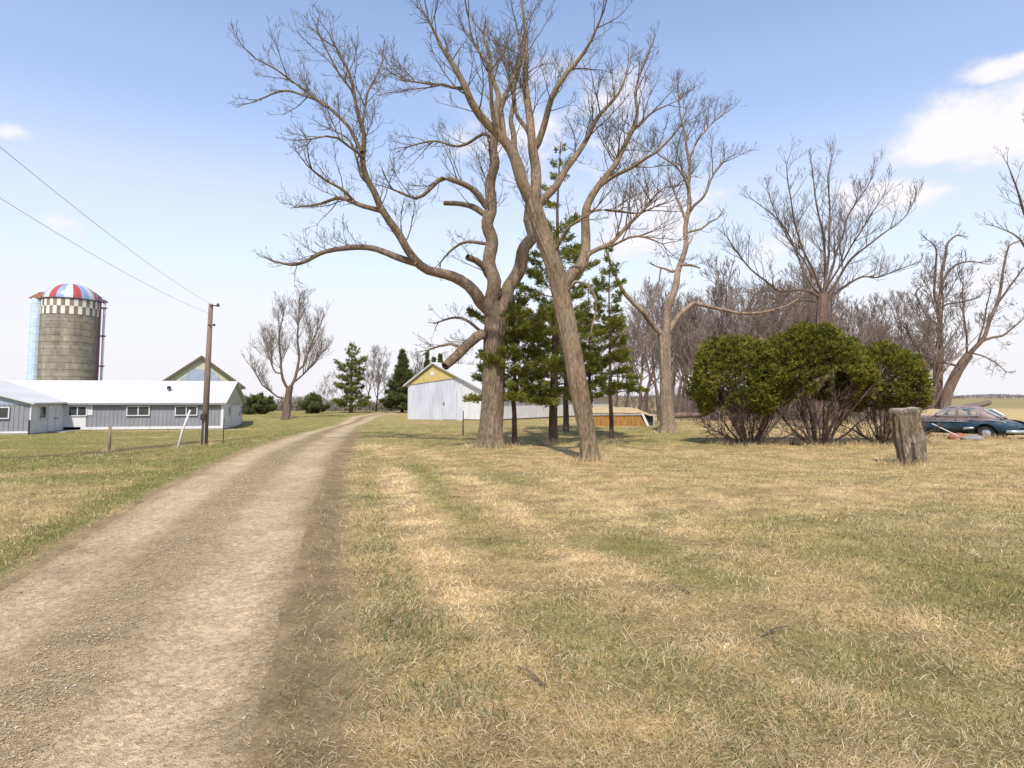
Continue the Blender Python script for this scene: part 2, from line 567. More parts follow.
def free_tree(name, base, Ht, label, cat, mat, tmat, prm=PRM, group=None, r0=0.14, spread=0.5, forks=4, maxlev=3, first=0.35, seed=None, gen_only=False):
    if seed is not None: random.seed(seed)
    root = thing(name, base, label, cat, group)
    tb = Tubes(); crown = Tubes()
    p = Vector((0, 0, -0.3)); d = Vector((random.uniform(-.1, .1), random.uniform(-.1, .1), 1)).normalized()
    pts = [p]; rad = [r0 * 1.2]
    n = 9; seg = (Ht * 0.72 + 0.3) / (n - 1)
    for i in range(1, n):
        d = (d + rvec() * 0.13 + Vector((0, 0, 0.1))).normalized(); p = p + d * seg
        pts.append(p.copy()); rad.append(r0 * (1 - 0.8 * i / (n - 1)))
    tb.add(pts, rad, 8)
    link('trunk', tb.mesh('trunk', mat, (0, 0, 0), 0.05), root)
    for k in range(forks):
        t = first + (0.98 - first) * (k + random.random()) / forks
        spawn(crown, pts, rad, t, Ht * spread * (1.15 - 0.7 * t) * random.uniform(0.7, 1.1), 0, maxlev, prm, rs=0.7)
    for j in range(3):
        grow(crown, pts[-1], d + rvec() * 0.4, Ht * 0.25, rad[-1], 1, maxlev, prm)
    link('crown', crown.mesh('crown', tmat, (0, 0, 0)), root)
    return root


def copy_thing(src, loc, rz=0.0, s=1.0, label=None, group=None):
    r = src.copy(); COL.objects.link(r); r.location = loc; r.rotation_euler = (0, 0, rz); r.scale = (s, s, s)
    if label: r['label'] = label
    if group: r['group'] = group
    for ch in list(src.children):
        c = ch.copy(); COL.objects.link(c); c.parent = r
        for g in ch.children:
            e = g.copy(); COL.objects.link(e); e.parent = c
    return r


def tufts_mesh(name, pos, dirs, k, length, width, mat, tint, spread=0.8, flat=0.0):
    """k thin needle faces around every tuft"""
    pos = np.asarray(pos, float); dirs = np.asarray(dirs, float); n = len(pos)
    d = np.repeat(dirs, k, 0) + rng.normal(0, spread, (n * k, 3))
    if flat: d[:, 2] *= (1 - flat)
    d /= np.linalg.norm(d, axis=1, keepdims=True) + 1e-9
    side = np.cross(d, rng.normal(0, 1, (n * k, 3))); side /= np.linalg.norm(side, axis=1, keepdims=True) + 1e-9
    L = length * rng.uniform(0.6, 1.2, (n * k, 1)); w = width * rng.uniform(0.6, 1.3, (n * k, 1))
    b = np.repeat(pos, k, 0) + rng.normal(0, length * 0.15, (n * k, 3))
    V = np.stack([b - side * w * 0.35, b + side * w * 0.35, b + d * L * 0.6 + side * w * 0.5, b + d * L, b + d * L * 0.6 - side * w * 0.5], 1).reshape(-1, 3)
    i = np.arange(n * k) * 5
    q = np.stack([i, i + 1, i + 2, i + 4], 1); t = np.stack([i + 4, i + 2, i + 3], 1)
    tn = np.repeat(np.repeat(np.asarray(tint), k, 0) * rng.uniform(0.75, 1.25, (n * k, 1)), 5, 0)
    return mesh_arrays(name, V, q, t, [mat], smooth=False, tint=tn)


def pick(colors, n, p=None):
    c = np.array(colors)
    return c[rng.choice(len(c), n, p=p)]


GREENS = [(0.17, 0.19, 0.036), (0.13, 0.155, 0.032), (0.21, 0.215, 0.045), (0.085, 0.11, 0.025)]
DARKG = [(0.135, 0.155, 0.055), (0.17, 0.18, 0.06), (0.095, 0.112, 0.045)]


def pine(name, base, Ht, z0, Lmax, r0, label, group=None, whorl=0.62, nb=5, colors=GREENS, conical=False, ksize=1.0, lean=(0, 0), density=1.0,
         needle=(0.19, 0.030), stems=True, top_full=0.35):
    root = thing(name, base, label, 'tree', group)
    tb = Tubes(); bt = Tubes(); pos, dr = [], []
    n = 10
    tp = [Vector((lean[0] * (i / (n - 1)) ** 1.3, lean[1] * (i / (n - 1)), -0.3 + (Ht + 0.3) * i / (n - 1))) + Vector((random.uniform(-.04, .04), random.uniform(-.04, .04), 0)) for i in range(n)]
    tb.add(tp, [max(0.02, r0 * (1 - 0.93 * i / (n - 1))) for i in range(n)], 12)
    link('trunk', tb.mesh('trunk', bark_pine, (0, 0, 0), 0.05), root)
    z = z0
    while z < Ht - 0.1:
        t = (z - z0) / (Ht - z0)
        if conical: L0 = Lmax * (1 - t) * (0.85 + 0.15 * random.random()) + 0.12
        else: L0 = Lmax * (0.55 + 0.45 * math.sin(PI * min(1, 0.25 + t * 0.8))) * (1 - t ** 3) ** 0.8 * random.uniform(0.55, 1.2) * (1 - 0.25 * t) + 0.15
        a0 = random.uniform(0, 6.28)
        for k in range(nb):
            if not conical and random.random() < 0.12 + 0.25 * t: continue
            a = a0 + 2 * PI * k / nb + random.uniform(-.35, .35); L = L0 * random.uniform(0.55, 1.12)
            el = random.uniform(-0.12, 0.16) + (0.55 * t if not conical else -0.18 + 0.3 * t)
            f = (z + 0.3) / (Ht + 0.3) * (n - 1); i = min(int(f), n - 2)
            p = tp[i].lerp(tp[i + 1], f - i); d = Vector((math.cos(a) * math.cos(el), math.sin(a) * math.cos(el), math.sin(el)))
            pts = [p.copy()]; m = 6
            for j in range(1, m):
                d = (d + rvec() * 0.12 + Vector((0, 0, 0.035))).normalized(); p = p + d * L / (m - 1); pts.append(p.copy())
            br = max(0.012, min(0.05, L * 0.014))
            bt.add(pts, [br * (1 - 0.75 * j / (m - 1)) for j in range(m)], 4)
            nt_ = int(max(6, L * L * 20 * density + L * 26 * density))
            for q in range(nt_):
                s = random.uniform(0.28, 1.0) ** 0.7
                ff = s * (m - 1); ii = min(int(ff), m - 2); c = pts[ii].lerp(pts[ii + 1], ff - ii)
                wdt = L * 0.30 * (1.15 - 0.55 * s) * (0.5 + 0.5 * min(1, s * 2))
                side = d.cross(Vector((0, 0, 1))).normalized()
                o = side * random.uniform(-1, 1) * wdt + Vector((0, 0, random.gauss(0.05, 0.07 * ksize)))
                pos.append(c + o); dr.append(d * 0.6 + side * (0.8 if o.dot(side) > 0 else -0.8) + Vector((0, 0, 0.45)))
        z += whorl * random.uniform(0.75, 1.25)
    if bt.g: link('branch', bt.mesh('branch', bark_pine, (0, 0, 0)), root)
    # per-branch-level tint so that clumps read lighter or darker
    pos = np.array([tuple(v) for v in pos]); dr = np.array([tuple(v) for v in dr])
    cl = fbm(pos[:, 0] * 1.1 + pos[:, 2] * 1.7, pos[:, 1] * 1.1 - pos[:, 2], 5, 3)
    tint = pick(colors, len(pos)) * (0.82 + 0.72 * cl)[:, None]
    link('foliage', tufts_mesh('foliage', pos, dr, 7, needle[0] * ksize, needle[1] * ksize, needle_mat, tint, spread=0.55, flat=0.3), root)
    return root

# ------------------------------------------------------------------ ground
def masks(x, y):
    """share of green grass, bare soil and bleached straw at a place"""
    x = np.asarray(x, float); y = np.asarray(y, float)
    o = x - drive_x(y); hw = drive_hw(y)
    n1 = fbm(x / 2.6, y / 2.6, 21); n2 = fbm(x / 0.8, y / 0.8, 33, 3); n3 = fbm(x / 7.0, y / 5.0, 41)
    wob = (fbm(x / 1.2, y / 1.2, 51, 3) - 0.5)
    g = 0.15 + 0.9 * (n1 - 0.53) + 0.5 * (n2 - 0.5)
    # right: greener close to the camera and on the mown lawn behind the big trees
    right = S(0.0, 1.0, o)
    near = S(13, 6.5, y) * S(2.5, 5.5, o) * (0.15 + 0.75 * S(0.42, 0.62, n3))
    g = g + right * near * 0.55
    lawn = right * S(24.5, 28.5, y + 5 * wob) * (1 - S(8, 16, x))
    g = g * (1 - lawn) + lawn * (0.62 + 0.6 * (n1 - 0.5))
    far_r = S(9, 15, x) * S(22, 34, y)
    g = g - 0.12 * far_r
    # old wheel lines running along the drive
    f = right * S(3.5, 5.5, y) * (1 - S(19, 25, y))
    def band(c, w): return np.exp(-((o + 0.35 * wob - hw - c) / w) ** 2)
    b_pale = (band(1.75, 0.34) * 0.85 + band(3.5, 0.36) * 0.6 + band(5.6, 0.5) * 0.35) * f * S(0.35, 0.6, n3 + 0.3 * (n2 - 0.5) + 0.08)
    b_green = (band(1.15, 0.26) * 0.2 + band(2.6, 0.30) * 0.50 + band(4.5, 0.4) * 0.40) * f * S(0.3, 0.6, n1) * 0.7
    g = np.clip(g + b_green - 0.5 * b_pale, 0, 1)
    # left verge
    left = S(0.0, -1.0, o)
    edge = np.exp(-((-o - hw - 0.55) / 0.45) ** 2)
    lg = 0.10 + 0.75 * edge + 0.85 * S(12.0, 17.5, y + 6 * (n1 - 0.5)) * S(0.3, 0.6, n1 + 0.15) + 0.4 * (n2 - 0.5)
    g = np.where(left > 0.5, np.clip(lg + 0.25 * S(24, 30, y), 0, 0.95), g)
    lod = fbm((x + 0.4 * y) / 1.3, (y - 0.3 * x) / 0.42, 303, 4)
    pale = np.clip(1.3 * (lod - 0.5) + b_pale + 0.9 * (n3 - 0.45) + 0.5 * (fbm(x / 1.5, y / 1.5, 61) - 0.5) + far_r * 0.2, 0, 1) * (1 - g)
    # bare soil: the rut beside the drive, the farm track, drive edges
    rut = np.exp(-((o - hw - 0.30 + 0.15 * wob) / 0.38) ** 4) * (1.0 - 0.2 * n2) * (1 - S(26, 44, y))
    edg = np.clip(1 - (np.abs(o) - hw - 0.05 + 0.25 * wob) / 0.28, 0, 1) * (np.abs(o) < hw + 0.7) * (y < 90)
    td = seg_dist(x, y, TRACK)
    trk = np.clip(1.35 - (td + 0.9 * wob) / 0.85, 0, 1)
    d = np.maximum(np.maximum(rut, edg), trk)
    return g, np.clip(d, 0, 1), pale, rut


C_STRAW = np.array((0.50, 0.355, 0.170)); C_PALE = np.array((0.63, 0.46, 0.24)); C_GREEN = np.array((0.215, 0.200, 0.065))
C_SOIL = np.array((0.205, 0.138, 0.085)); C_GRAV = np.array((0.41, 0.285, 0.165)); C_WOOD = np.array((0.25, 0.19, 0.13))


def ground_color(x, y):
    g, d, pale, rut = masks(x, y)
    c = C_STRAW + (C_PALE - C_STRAW) * pale[..., None]
    oo = x - drive_x(y) - drive_hw(y); fr_ = S(3.5, 5, y) * (1 - S(20, 27, y))
    dk = (np.exp(-((oo - 2.6) / 0.30) ** 2) * 0.8 + np.exp(-((oo - 4.4) / 0.38) ** 2) * 0.7 + np.exp(-((oo - 1.05) / 0.25) ** 2) * 0.4)[..., None] * fr_[..., None] * (0.4 + 0.9 * fbm(x / 0.8, y / 2.0, 505, 3))[..., None]
    thatch = dk * 0.8 + (1 - S(0.36, 0.60, fbm(x / 0.5, y / 0.32, 211, 3)))[..., None] * (1 - S(30, 60, y))[..., None]
    c = c + (np.array((0.27, 0.185, 0.095)) - c) * np.clip(thatch, 0, 1) * 0.75
    c = c + (C_GREEN - c) * (g * 0.92)[..., None]
    soil = np.array((0.125, 0.088, 0.055)) + (C_GRAV * 0.95 - np.array((0.125, 0.088, 0.055))) * np.where(seg_dist(x, y, TRACK) > 1.4, 0.42 + 0.40 * (1 - rut), 0.0)[..., None]
    c = c + (soil - c) * d[..., None]
    # far fields: stubble and winter wheat in strips
    far = S(85, 140, y)[..., None]
    strip = vnoise(y / 60.0, x / 900.0, 77)
    fc = np.where((strip > 0.5)[..., None], np.array((0.30, 0.215, 0.125)), np.array((0.29, 0.235, 0.105)))
    c = c + (fc - c) * far
    # leaf litter under the wood
    wd = (S(44, 54, y) * (1 - S(92, 110, y)) * S(9, 16, x - 0.08 * y) * (1 - S(0.62, 0.72, x / np.maximum(y, 1))))[..., None]
    c = c + (C_WOOD - c) * wd * 0.75
    return c


def axis(lo, hi, c, s0, k):
    a = [c]
    while a[-1] < hi: a.append(a[-1] + max(s0, k * abs(a[-1] - c)))
    b = [c]
    while b[-1] > lo: b.append(b[-1] - max(s0, k * abs(b[-1] - c)))
    return np.array(b[::-1][:-1] + a)


gx = axis(-1800, 2600, -1.0, 0.11, 0.024); gy = axis(-60, 3500, 3.5, 0.11, 0.024)
X, Y_ = np.meshgrid(gx, gy)
Z = height(X, Y_)
nx, ny = len(gx), len(gy)
ii = np.arange(nx * ny).reshape(ny, nx)
quads = np.stack([ii[:-1, :-1], ii[:-1, 1:], ii[1:, 1:], ii[1:, :-1]], -1).reshape(-1, 4)
gc = ground_color(X.ravel(), Y_.ravel())

m_ground, nt, b, out = new_mat('ground_grass')
a = N(nt, 'ShaderNodeAttribute', attribute_name='tint')
tc = N(nt, 'ShaderNodeTexCoord')
n1 = N(nt, 'ShaderNodeTexNoise', i_Scale=2.2, i_Detail=9.0, i_Roughness=0.72)
n2 = N(nt, 'ShaderNodeTexNoise', i_Scale=26.0, i_Detail=6.0, i_Roughness=0.75, i_Distortion=1.2)
n3 = N(nt, 'ShaderNodeTexNoise', i_Scale=0.35, i_Detail=4.0)
for n in (n1, n2, n3): nt.links.new(tc.outputs['Object'], n.inputs['Vector'])
r1 = ramp(nt, [(0.3, (0.60, 0.58, 0.54)), (0.7, (1.28, 1.28, 1.26))]); nt.links.new(n1.outputs['Fac'], r1.inputs[0])
r2 = ramp(nt, [(0.32, (0.55, 0.54, 0.52)), (0.5, (0.98, 0.98, 0.98)), (0.7, (1.38, 1.36, 1.3))]); nt.links.new(n2.outputs['Fac'], r2.inputs[0])
r3 = ramp(nt, [(0.35, (0.88, 0.92, 0.86)), (0.65, (1.10, 1.06, 1.06))]); nt.links.new(n3.outputs['Fac'], r3.inputs[0])
last = a.outputs['Color']
for r in (r1, r2, r3):
    mu = N(nt, 'ShaderNodeMix', data_type='RGBA', blend_type='MULTIPLY'); mu.inputs['Factor'].default_value = 1
    nt.links.new(last, mu.inputs[6]); nt.links.new(r.outputs[0], mu.inputs[7]); last = mu.outputs[2]
nt.links.new(last, b.inputs['Base Color'])
b.inputs['Roughness'].default_value = 0.95; b.inputs['Specular IOR Level'].default_value = 0.1
bp = N(nt, 'ShaderNodeBump', i_Strength=0.7, i_Distance=0.04); nt.links.new(n2.outputs['Fac'], bp.inputs['Height']); nt.links.new(bp.outputs[0], b.inputs['Normal'])

g_ob = link('ground', mesh_arrays('ground', np.stack([X, Y_, Z], -1), quads, None, [m_ground], tint=gc))
tag(g_ob, kind='structure', label='dry straw coloured lawn and fields')

# ------------------------------------------------------------------ gravel drive
dy = np.concatenate([np.arange(-14, 30, 0.12), np.arange(30, 104, 0.4)])
du = np.linspace(-1, 1, 33)
DU, DV = np.meshgrid(du, dy)
hwv = drive_hw(DV)
DXX = drive_x(DV) + DU * (hwv + 0.16)
prof = 0.030 * (1 - DU ** 2) - 0.03 * (np.exp(-((DU - 0.52) / 0.22) ** 2) + np.exp(-((DU + 0.55) / 0.22) ** 2))
DZ = height(DXX, DV, carve=False) + prof - 0.012
DZ = DZ + 0.012 * (vnoise(DXX / 0.15, DV / 0.15, 15) - 0.5)
DZ = DZ - 0.085 * S(0.88, 1.0, np.abs(DU) + 0.16 * (fbm(DXX / 0.45, DV / 0.45, 19, 3) - 0.5))
jj = np.arange(DU.size).reshape(DU.shape)
dq = np.stack([jj[:-1, :-1], jj[:-1, 1:], jj[1:, 1:], jj[1:, :-1]], -1).reshape(-1, 4)


def drive_color(u, x, y):
    w = 0.22 * (fbm(x / 0.9, y / 1.6, 71) - 0.5)
    trackl = np.exp(-((u + w + 0.57) / 0.27) ** 4); trackr = np.exp(-((u + w - 0.50) / 0.30) ** 4)
    t = np.clip(np.maximum(trackl, trackr), 0, 1) * (0.70 + 0.9 * (fbm(x / 0.7, y / 2.2, 81) - 0.35))
    c = np.array((0.355, 0.258, 0.150)) + (np.array((0.535, 0.395, 0.250)) - np.array((0.355, 0.258, 0.150))) * np.clip(t, 0, 1)[..., None]
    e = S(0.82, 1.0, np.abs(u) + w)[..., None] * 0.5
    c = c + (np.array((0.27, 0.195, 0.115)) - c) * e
    sc_ = np.exp(-(((x + 3.55) / 0.30) ** 2 + ((y - 5.25) / 0.16) ** 2))[..., None]
    c = c + (np.array((0.20, 0.14, 0.085)) - c) * 0.75 * sc_
    damp = (S(0.60, 0.74, fbm(x / 0.9, y / 1.4, 95, 4)) * 0.35)[..., None]
    c = c + (np.array((0.25, 0.175, 0.10)) - c) * damp
    mid = np.exp(-((u + w) / 0.17) ** 2) * S(14, 24, y)
    c = c + (np.array((0.25, 0.205, 0.10)) - c) * (0.65 * mid)[..., None]
    return c


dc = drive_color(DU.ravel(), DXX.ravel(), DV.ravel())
m_drive, nt, b, out = new_mat('gravel_drive')
a = N(nt, 'ShaderNodeAttribute', attribute_name='tint'); tc = N(nt, 'ShaderNodeTexCoord')
v1 = N(nt, 'ShaderNodeTexVoronoi', i_Scale=34.0, i_Randomness=1.0); v2 = N(nt, 'ShaderNodeTexVoronoi', i_Scale=75.0)
n1 = N(nt, 'ShaderNodeTexNoise', i_Scale=9.0, i_Detail=9.0, i_Roughness=0.75)
n4 = N(nt, 'ShaderNodeTexNoise', i_Scale=1.3, i_Detail=5.0, i_Roughness=0.6)
for n in (v1, v2, n1, n4): nt.links.new(tc.outputs['Object'], n.inputs['Vector'])
sv = N(nt, 'ShaderNodeSeparateColor'); nt.links.new(v1.outputs['Color'], sv.inputs[0])
rv = ramp(nt, [(0.0, (0.70, 0.68, 0.66)), (0.6, (1.0, 1.0, 1.0)), (0.93, (1.10, 1.10, 1.10)), (1.0, (1.3, 1.3, 1.32))]); nt.links.new(sv.outputs[0], rv.inputs[0])
rn = ramp(nt, [(0.3, (0.70, 0.69, 0.67)), (0.7, (1.22, 1.22, 1.22))]); nt.links.new(n1.outputs['Fac'], rn.inputs[0])
r4 = ramp(nt, [(0.35, (0.86, 0.86, 0.84)), (0.65, (1.08, 1.07, 1.07))]); nt.links.new(n4.outputs['Fac'], r4.inputs[0])
last = a.outputs['Color']
for r in (rv, rn, r4):
    mu = N(nt, 'ShaderNodeMix', data_type='RGBA', blend_type='MULTIPLY'); mu.inputs['Factor'].default_value = 1
    nt.links.new(last, mu.inputs[6]); nt.links.new(r.outputs[0], mu.inputs[7]); last = mu.outputs[2]
nt.links.new(last, b.inputs['Base Color']); b.inputs['Roughness'].default_value = 0.95; b.inputs['Specular IOR Level'].default_value = 0.1
ad = N(nt, 'ShaderNodeMath', operation='ADD'); nt.links.new(v2.outputs['Distance'], ad.inputs[0]); nt.links.new(n1.outputs['Fac'], ad.inputs[1])
bp = N(nt, 'ShaderNodeBump', i_Strength=0.6, i_Distance=0.02); nt.links.new(ad.outputs[0], bp.inputs['Height']); nt.links.new(bp.outputs[0], b.inputs['Normal'])
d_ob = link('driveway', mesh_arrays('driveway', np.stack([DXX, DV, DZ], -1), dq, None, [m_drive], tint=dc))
tag(d_ob, kind='structure', label='pale gravel farm drive with two wheel tracks')


# ------------------------------------------------------------------ grass
def scatter(n, y0, y1, pow_=0.0, margin=220):
    """random places in front of the camera, denser close by"""
    u = rng.random(n)
    if pow_ == 0: y = y0 * (y1 / y0) ** u
    else: y = (y0 ** (-pow_) + u * (y1 ** (-pow_) - y0 ** (-pow_))) ** (-1 / pow_)
    half = (W / 2 + margin) / F * y + (2.4 if margin > 100 else 0)
    return rng.uniform(-1, 1, n) * half, y


def blades(x, y, L, wid, lean, tint, kink=0.5):
    """bent blades of dry or green grass, each three faces"""
    n = len(x); z = height(x, y)
    az = 2 * PI * 1.6 * fbm(x / 0.55, y / 0.55, 131, 3) + rng.normal(0, 1.5, n); tilt = np.clip(rng.normal(lean, 0.30, n), 0.05, 1.54)
    d1 = np.stack([np.cos(az) * np.sin(tilt * 0.75), np.sin(az) * np.sin(tilt * 0.75), np.cos(tilt * 0.75)], 1)
    az2 = az + rng.normal(0, kink, n); t2 = np.clip(tilt * 1.25, 0, 1.75)
    d2 = np.stack([np.cos(az2) * np.sin(t2), np.sin(az2) * np.sin(t2), np.cos(t2)], 1)
    sa = az + PI / 2 + rng.normal(0, 0.8, n)
    s = np.stack([np.cos(sa), np.sin(sa), rng.normal(0, 0.25, n)], 1)
    b = np.stack([x, y, z - 0.004], 1); L = L[:, None]; w = wid[:, None]
    m = b + d1 * L * 0.5; e = m + d2 * L * 0.5
    V = np.stack([b - s * w * .5, b + s * w * .5, m + s * w * .45, m - s * w * .45, e], 1).reshape(-1, 3)
    i = np.arange(n) * 5
    q = np.stack([i, i + 1, i + 2, i + 3], 1); t = np.stack([i + 3, i + 2, i + 4], 1)
    return V, q, t, np.repeat(tint, 5, 0)


def dry_tint(n, pale):
    base = pick([(0.61, 0.45, 0.235), (0.71, 0.545, 0.32), (0.83, 0.69, 0.47), (0.45, 0.31, 0.155), (0.26, 0.18, 0.10)], n, [0.33, 0.28, 0.15, 0.15, 0.09])
    return base * (0.88 + 0.42 * pale[:, None]) * rng.uniform(0.82, 1.2, (n, 1))


def make_grass():
    x, y = scatter(900000, 2.5, 58, 0.45)
    g, d, pale, rut = masks(x, y)
    o = np.abs(x - drive_x(y)); hw = drive_hw(y)
    on = o < hw + 0.06
    bare = 1 - S(0.34, 0.56, fbm(x / 0.5, y / 0.32, 211, 3))
    bare = np.clip(bare + 0.9 * (np.exp(-((x - drive_x(y) - hw - 2.6) / 0.30) ** 2) + 0.8 * np.exp(-((x - drive_x(y) - hw - 4.4) / 0.38) ** 2)) * S(3.5, 5, y) * (1 - S(20, 27, y)), 0, 1)
    keep = ~on & (rng.random(len(x)) > d * 0.93) & (rng.random(len(x)) > 0.62 * bare)
    x, y, g, pale = x[keep], y[keep], g[keep], pale[keep]
    isg = rng.random(len(x)) < g * 0.80
    clump = fbm(x / 0.35, y / 0.35, 91, 3)
    # dry
    xd, yd, pd, cd = x[~isg], y[~isg], pale[~isg], clump[~isg]
    L = rng.uniform(0.035, 0.125, len(xd)) * (0.35 + 1.25 * cd) * (1 + 0.25 * pd) * (1 + 0.016 * yd); w = np.clip(0.0014 * yd ** 0.62, 0.0022, 0.02) * rng.uniform(0.7, 1.5, len(xd))
    V, q, t, c = blades(xd, yd, L, w, 1.36, dry_tint(len(xd), pd), 0.9)
    tag(link('dry_grass', mesh_arrays('dry_grass', V, q, t, [blade_mat], smooth=False, tint=c)), label='matted dry straw grass', kind='stuff')
    xg, yg, cg = x[isg], y[isg], clump[isg]
    L = rng.uniform(0.035, 0.10, len(xg)) * (0.6 + 0.8 * cg); w = np.clip(0.0016 * yg ** 0.62, 0.003, 0.02) * rng.uniform(0.7, 1.4, len(xg))
    tn = pick([(0.15, 0.185, 0.045), (0.22, 0.225, 0.065), (0.29, 0.255, 0.09), (0.10, 0.135, 0.03)], len(xg), [0.35, 0.3, 0.2, 0.15]) * rng.uniform(0.75, 1.2, (len(xg), 1))
    V, q, t, c = blades(xg, yg, L, w, 0.75, tn, 0.5)
    tag(link('green_grass', mesh_arrays('green_grass', V, q, t, [blade_mat], smooth=False, tint=c)), label='short green grass growing through the straw', kind='stuff')
    # weeds along the rut
    n = 3000
    yy = 3.0 * (30 / 3.0) ** rng.random(n); xx = drive_x(yy) + drive_hw(yy) + rng.normal(1.05, 0.24, n)
    k = vnoise(yy / 0.7, yy * 0 + 2, 7) > 0.58; xx, yy = xx[k], yy[k]
    tn = pick([(0.10, 0.15, 0.05), (0.20, 0.22, 0.13), (0.14, 0.17, 0.06)], len(xx)) * rng.uniform(0.7, 1.2, (len(xx), 1))
    V, q, t, c = blades(xx, yy, rng.uniform(0.06, 0.16, len(xx)), rng.uniform(0.004, 0.009, len(xx)), 0.7, tn)
    tag(link('rut_weeds', mesh_arrays('rut_weeds', V, q, t, [blade_mat], smooth=False, tint=c)), label='sparse green weeds along the soil rut', kind='stuff')


def make_gravel():
    n = 26000
    x, y = scatter(n, 3.2, 34, 0.7, 60)
    yy = y; u = rng.uniform(-1, 1, n)
    u = np.where(rng.random(n) < 0.6, rng.normal(-0.02, 0.20, n), u)
    hw = drive_hw(yy); x = drive_x(yy) + u * hw
    keep = (np.abs(u) < 1.1) & ((np.abs(np.abs(u) - 0.54) > 0.26) | (rng.random(n) < 0.22))
    u, x, yy = u[keep], x[keep], yy[keep]; n = len(x)
    prof = 0.030 * (1 - u ** 2) - 0.03 * (np.exp(-((u - 0.52) / 0.22) ** 2) + np.exp(-((u + 0.55) / 0.22) ** 2))
    z = height(x, yy, carve=False) + prof - 0.006
    s = np.clip(rng.lognormal(-5.15, 0.40, n), 0.003, 0.013) * np.clip(0.45 + 0.07 * yy, 0.6, 1.6)
    octa = np.array([(1, 0, 0), (0, 1, 0), (-1, 0, 0), (0, -1, 0), (0.2, 0.1, 0.8), (0, 0, -0.6)], float)
    rot = rng.uniform(0, 2 * PI, n); ca, sa = np.cos(rot), np.sin(rot)
    sh = octa[None] * (1 + rng.normal(0, 0.25, (n, 6, 1))) * s[:, None, None] * rng.uniform(0.7, 1.3, (n, 1, 3))
    V = np.stack([sh[..., 0] * ca[:, None] - sh[..., 1] * sa[:, None] + x[:, None], sh[..., 0] * sa[:, None] + sh[..., 1] * ca[:, None] + yy[:, None], sh[..., 2] + z[:, None]], -1).reshape(-1, 3)
    f = np.array([(0, 1, 4), (1, 2, 4), (2, 3, 4), (3, 0, 4), (1, 0, 5), (2, 1, 5), (3, 2, 5), (0, 3, 5)])
    t = (np.arange(n)[:, None, None] * 6 + f[None]).reshape(-1, 3)
    tn = pick([(0.40, 0.30, 0.19), (0.33, 0.245, 0.15), (0.46, 0.38, 0.285), (0.25, 0.185, 0.12), (0.44, 0.31, 0.16)], n, [0.32, 0.28, 0.14, 0.11, 0.15]) * rng.uniform(0.8, 1.15, (n, 1))
    tag(link('loose_gravel', mesh_arrays('loose_gravel', V, None, t, [attr_mat('gravel_stones')], smooth=False, tint=np.repeat(tn, 6, 0))), label='loose gravel on the drive', kind='stuff')


make_grass()
make_gravel()

# ------------------------------------------------------------------ sky and light
SUN_EL, SUN_AZ = R(52), R(184)      # azimuth clockwise from +Y: behind the camera
sun_dir = Vector((math.sin(SUN_AZ) * math.cos(SUN_EL), math.cos(SUN_AZ) * math.cos(SUN_EL), math.sin(SUN_EL)))
sl = bpy.data.lights.new('sun', 'SUN'); sl.energy = 3.25; sl.angle = R(1.2); sl.color = (1.0, 0.95, 0.87)
so = bpy.data.objects.new('sun', sl); COL.objects.link(so); so.rotation_euler = sun_dir.to_track_quat('Z', 'Y').to_euler(); so.location = sun_dir * 60

world = bpy.data.worlds.new('World'); scene.world = world; world.use_nodes = True
nt = world.node_tree; nt.nodes.clear()
out = N(nt, 'ShaderNodeOutputWorld'); bg = N(nt, 'ShaderNodeBackground'); bg.inputs['Strength'].default_value = 0.12
nt.links.new(bg.outputs[0], out.inputs[0])
sky = N(nt, 'ShaderNodeTexSky', sky_type='NISHITA', sun_disc=False, sun_elevation=SUN_EL, sun_rotation=SUN_AZ, altitude=300, air_density=1.0, dust_density=0.6, ozone_density=2.0)
tc = N(nt, 'ShaderNodeTexCoord')
sep = N(nt, 'ShaderNodeSeparateXYZ'); nt.links.new(tc.outputs['Generated'], sep.inputs[0])


def M(op, a_, b_=None, c_=None, clamp=False):
    n = N(nt, 'ShaderNodeMath', operation=op, use_clamp=clamp)
    for i, v in enumerate((a_, b_, c_)):
        if v is None: continue
        if isinstance(v, (int, float)): n.inputs[i].default_value = v
        else: nt.links.new(v, n.inputs[i])
    return n.outputs[0]


def mixc(f, a_, b_):
    n = N(nt, 'ShaderNodeMix', data_type='RGBA')
    for i, v in ((0, f), (6, a_), (7, b_)):
        if isinstance(v, tuple): n.inputs[i].default_value = (*v, 1)
        elif isinstance(v, (int, float)): n.inputs[i].default_value = v
        else: nt.links.new(v, n.inputs[i])
    return n.outputs[2]


# thin spring haze: pale towards the horizon
SKY_GAIN = 1.34
hs = N(nt, 'ShaderNodeHueSaturation'); hs.inputs['Saturation'].default_value = 1.02; hs.inputs['Value'].default_value = SKY_GAIN
nt.links.new(sky.outputs[0], hs.inputs['Color'])
hzr = ramp(nt, [(0.0, (1, 1, 1)), (0.10, (0.93, 0.93, 0.93)), (0.24, (0.62, 0.62, 0.62)), (0.42, (0.20, 0.20, 0.20)), (0.62, (0.06, 0.06, 0.06)), (1.0, (0.0, 0.0, 0.0))], 'EASE')
nt.links.new(sep.outputs['Z'], hzr.inputs[0])
col = mixc(hzr.outputs[0], hs.outputs[0], (4.75, 4.66, 4.88))
